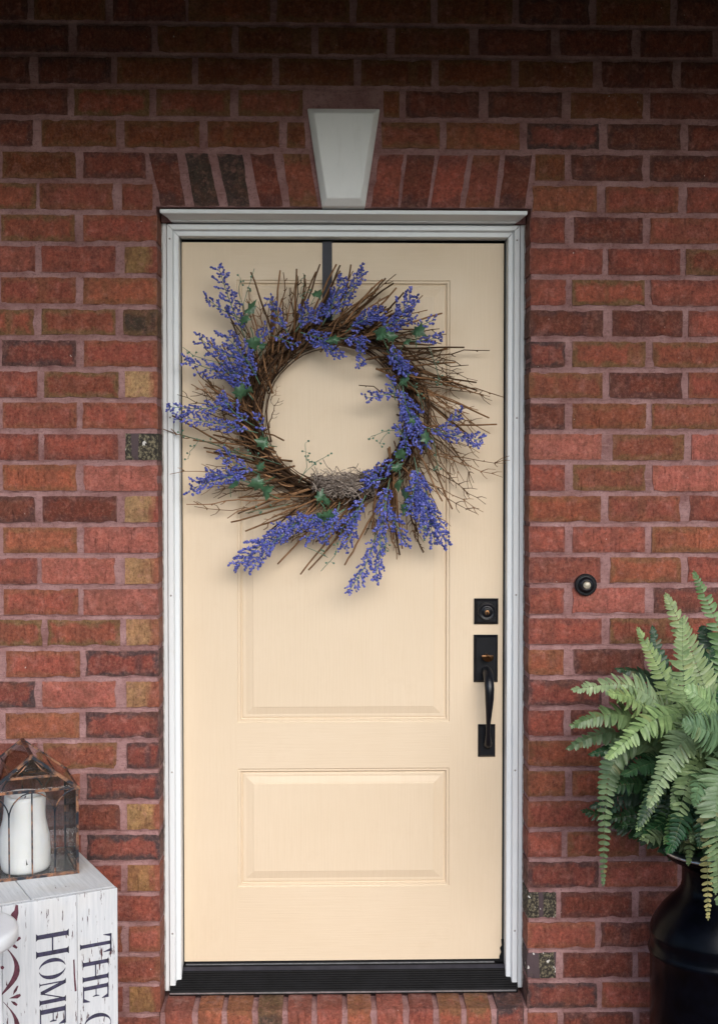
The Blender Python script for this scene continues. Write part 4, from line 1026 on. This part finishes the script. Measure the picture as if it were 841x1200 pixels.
base = CC + Vector((-.01, 0, .66))
def F(pts, ys, w, col, hint=None):
    P = [base + Vector((r.uniform(-.05, .03), r.uniform(-.05, .04), 0))] + [at(x, y, d) for (x, y), d in zip(pts, ys)]
    frond(P, w * 3.6 / FPX, r, tuple(c * r.uniform(.88, 1.12) for c in col), hint)
up = Vector((0, -.95, .3)); lf = Vector((-.1, -.7, .7))
F([(858,880),(848,760),(813,671)], (-.25,-.2,-.17), 34, MG, up)
F([(838,870),(812,770),(780,697)], (-.28,-.25,-.24), 38, LG, up)
F([(830,880),(803,815),(799,726)], (-.34,-.40,-.42), 40, LG, up)
F([(815,890),(780,800),(747,737)], (-.30,-.30,-.30), 30, LG, up)
F([(820,890),(778,790),(764,735)], (-.28,-.24,-.22), 28, DG, up)
F([(800,870),(745,806),(671,808)], (-.35,-.42,-.44), 38, LG, lf)
F([(800,880),(745,822),(712,812)], (-.35,-.45,-.50), 34, LG, lf)
F([(790,880),(730,838),(669,850)], (-.36,-.44,-.46), 36, MG, lf)
F([(785,885),(720,858),(665,877)], (-.33,-.36,-.36), 32, MG, lf)
F([(825,860),(775,840),(711,888)], (-.42,-.50,-.54), 40, LG, lf)
F([(838,865),(800,868),(759,945)], (-.45,-.55,-.57), 40, LG, Vector((-.5,-.85,.3)))
F([(832,900),(810,905),(786,986)], (-.42,-.50,-.52), 34, LG, Vector((-.3,-.95,.2)))
F([(770,880),(716,900),(706,1036)], (-.38,-.42,-.40), 26, MG, Vector((-.2,-.98,.1)))
F([(838,905),(829,960),(829,1076)], (-.44,-.52,-.50), 26, YG, Vector((0,-1,.1)))
F([(845,890),(838,950),(842,1060)], (-.46,-.58,-.57), 38, MG, Vector((.2,-1,.1)))
F([(850,900),(852,960),(838,1046)], (-.44,-.50,-.48), 30, LG, Vector((0,-1,.1)))
F([(836,900),(815,930),(806,1012)], (-.40,-.46,-.46), 28, MG, Vector((-.2,-1,.1)))
F([(850,860),(830,826),(803,806)], (-.48,-.58,-.60), 36, LG, up)
F([(858,880),(832,858),(800,848)], (-.5,-.62,-.66), 44, MG, up)
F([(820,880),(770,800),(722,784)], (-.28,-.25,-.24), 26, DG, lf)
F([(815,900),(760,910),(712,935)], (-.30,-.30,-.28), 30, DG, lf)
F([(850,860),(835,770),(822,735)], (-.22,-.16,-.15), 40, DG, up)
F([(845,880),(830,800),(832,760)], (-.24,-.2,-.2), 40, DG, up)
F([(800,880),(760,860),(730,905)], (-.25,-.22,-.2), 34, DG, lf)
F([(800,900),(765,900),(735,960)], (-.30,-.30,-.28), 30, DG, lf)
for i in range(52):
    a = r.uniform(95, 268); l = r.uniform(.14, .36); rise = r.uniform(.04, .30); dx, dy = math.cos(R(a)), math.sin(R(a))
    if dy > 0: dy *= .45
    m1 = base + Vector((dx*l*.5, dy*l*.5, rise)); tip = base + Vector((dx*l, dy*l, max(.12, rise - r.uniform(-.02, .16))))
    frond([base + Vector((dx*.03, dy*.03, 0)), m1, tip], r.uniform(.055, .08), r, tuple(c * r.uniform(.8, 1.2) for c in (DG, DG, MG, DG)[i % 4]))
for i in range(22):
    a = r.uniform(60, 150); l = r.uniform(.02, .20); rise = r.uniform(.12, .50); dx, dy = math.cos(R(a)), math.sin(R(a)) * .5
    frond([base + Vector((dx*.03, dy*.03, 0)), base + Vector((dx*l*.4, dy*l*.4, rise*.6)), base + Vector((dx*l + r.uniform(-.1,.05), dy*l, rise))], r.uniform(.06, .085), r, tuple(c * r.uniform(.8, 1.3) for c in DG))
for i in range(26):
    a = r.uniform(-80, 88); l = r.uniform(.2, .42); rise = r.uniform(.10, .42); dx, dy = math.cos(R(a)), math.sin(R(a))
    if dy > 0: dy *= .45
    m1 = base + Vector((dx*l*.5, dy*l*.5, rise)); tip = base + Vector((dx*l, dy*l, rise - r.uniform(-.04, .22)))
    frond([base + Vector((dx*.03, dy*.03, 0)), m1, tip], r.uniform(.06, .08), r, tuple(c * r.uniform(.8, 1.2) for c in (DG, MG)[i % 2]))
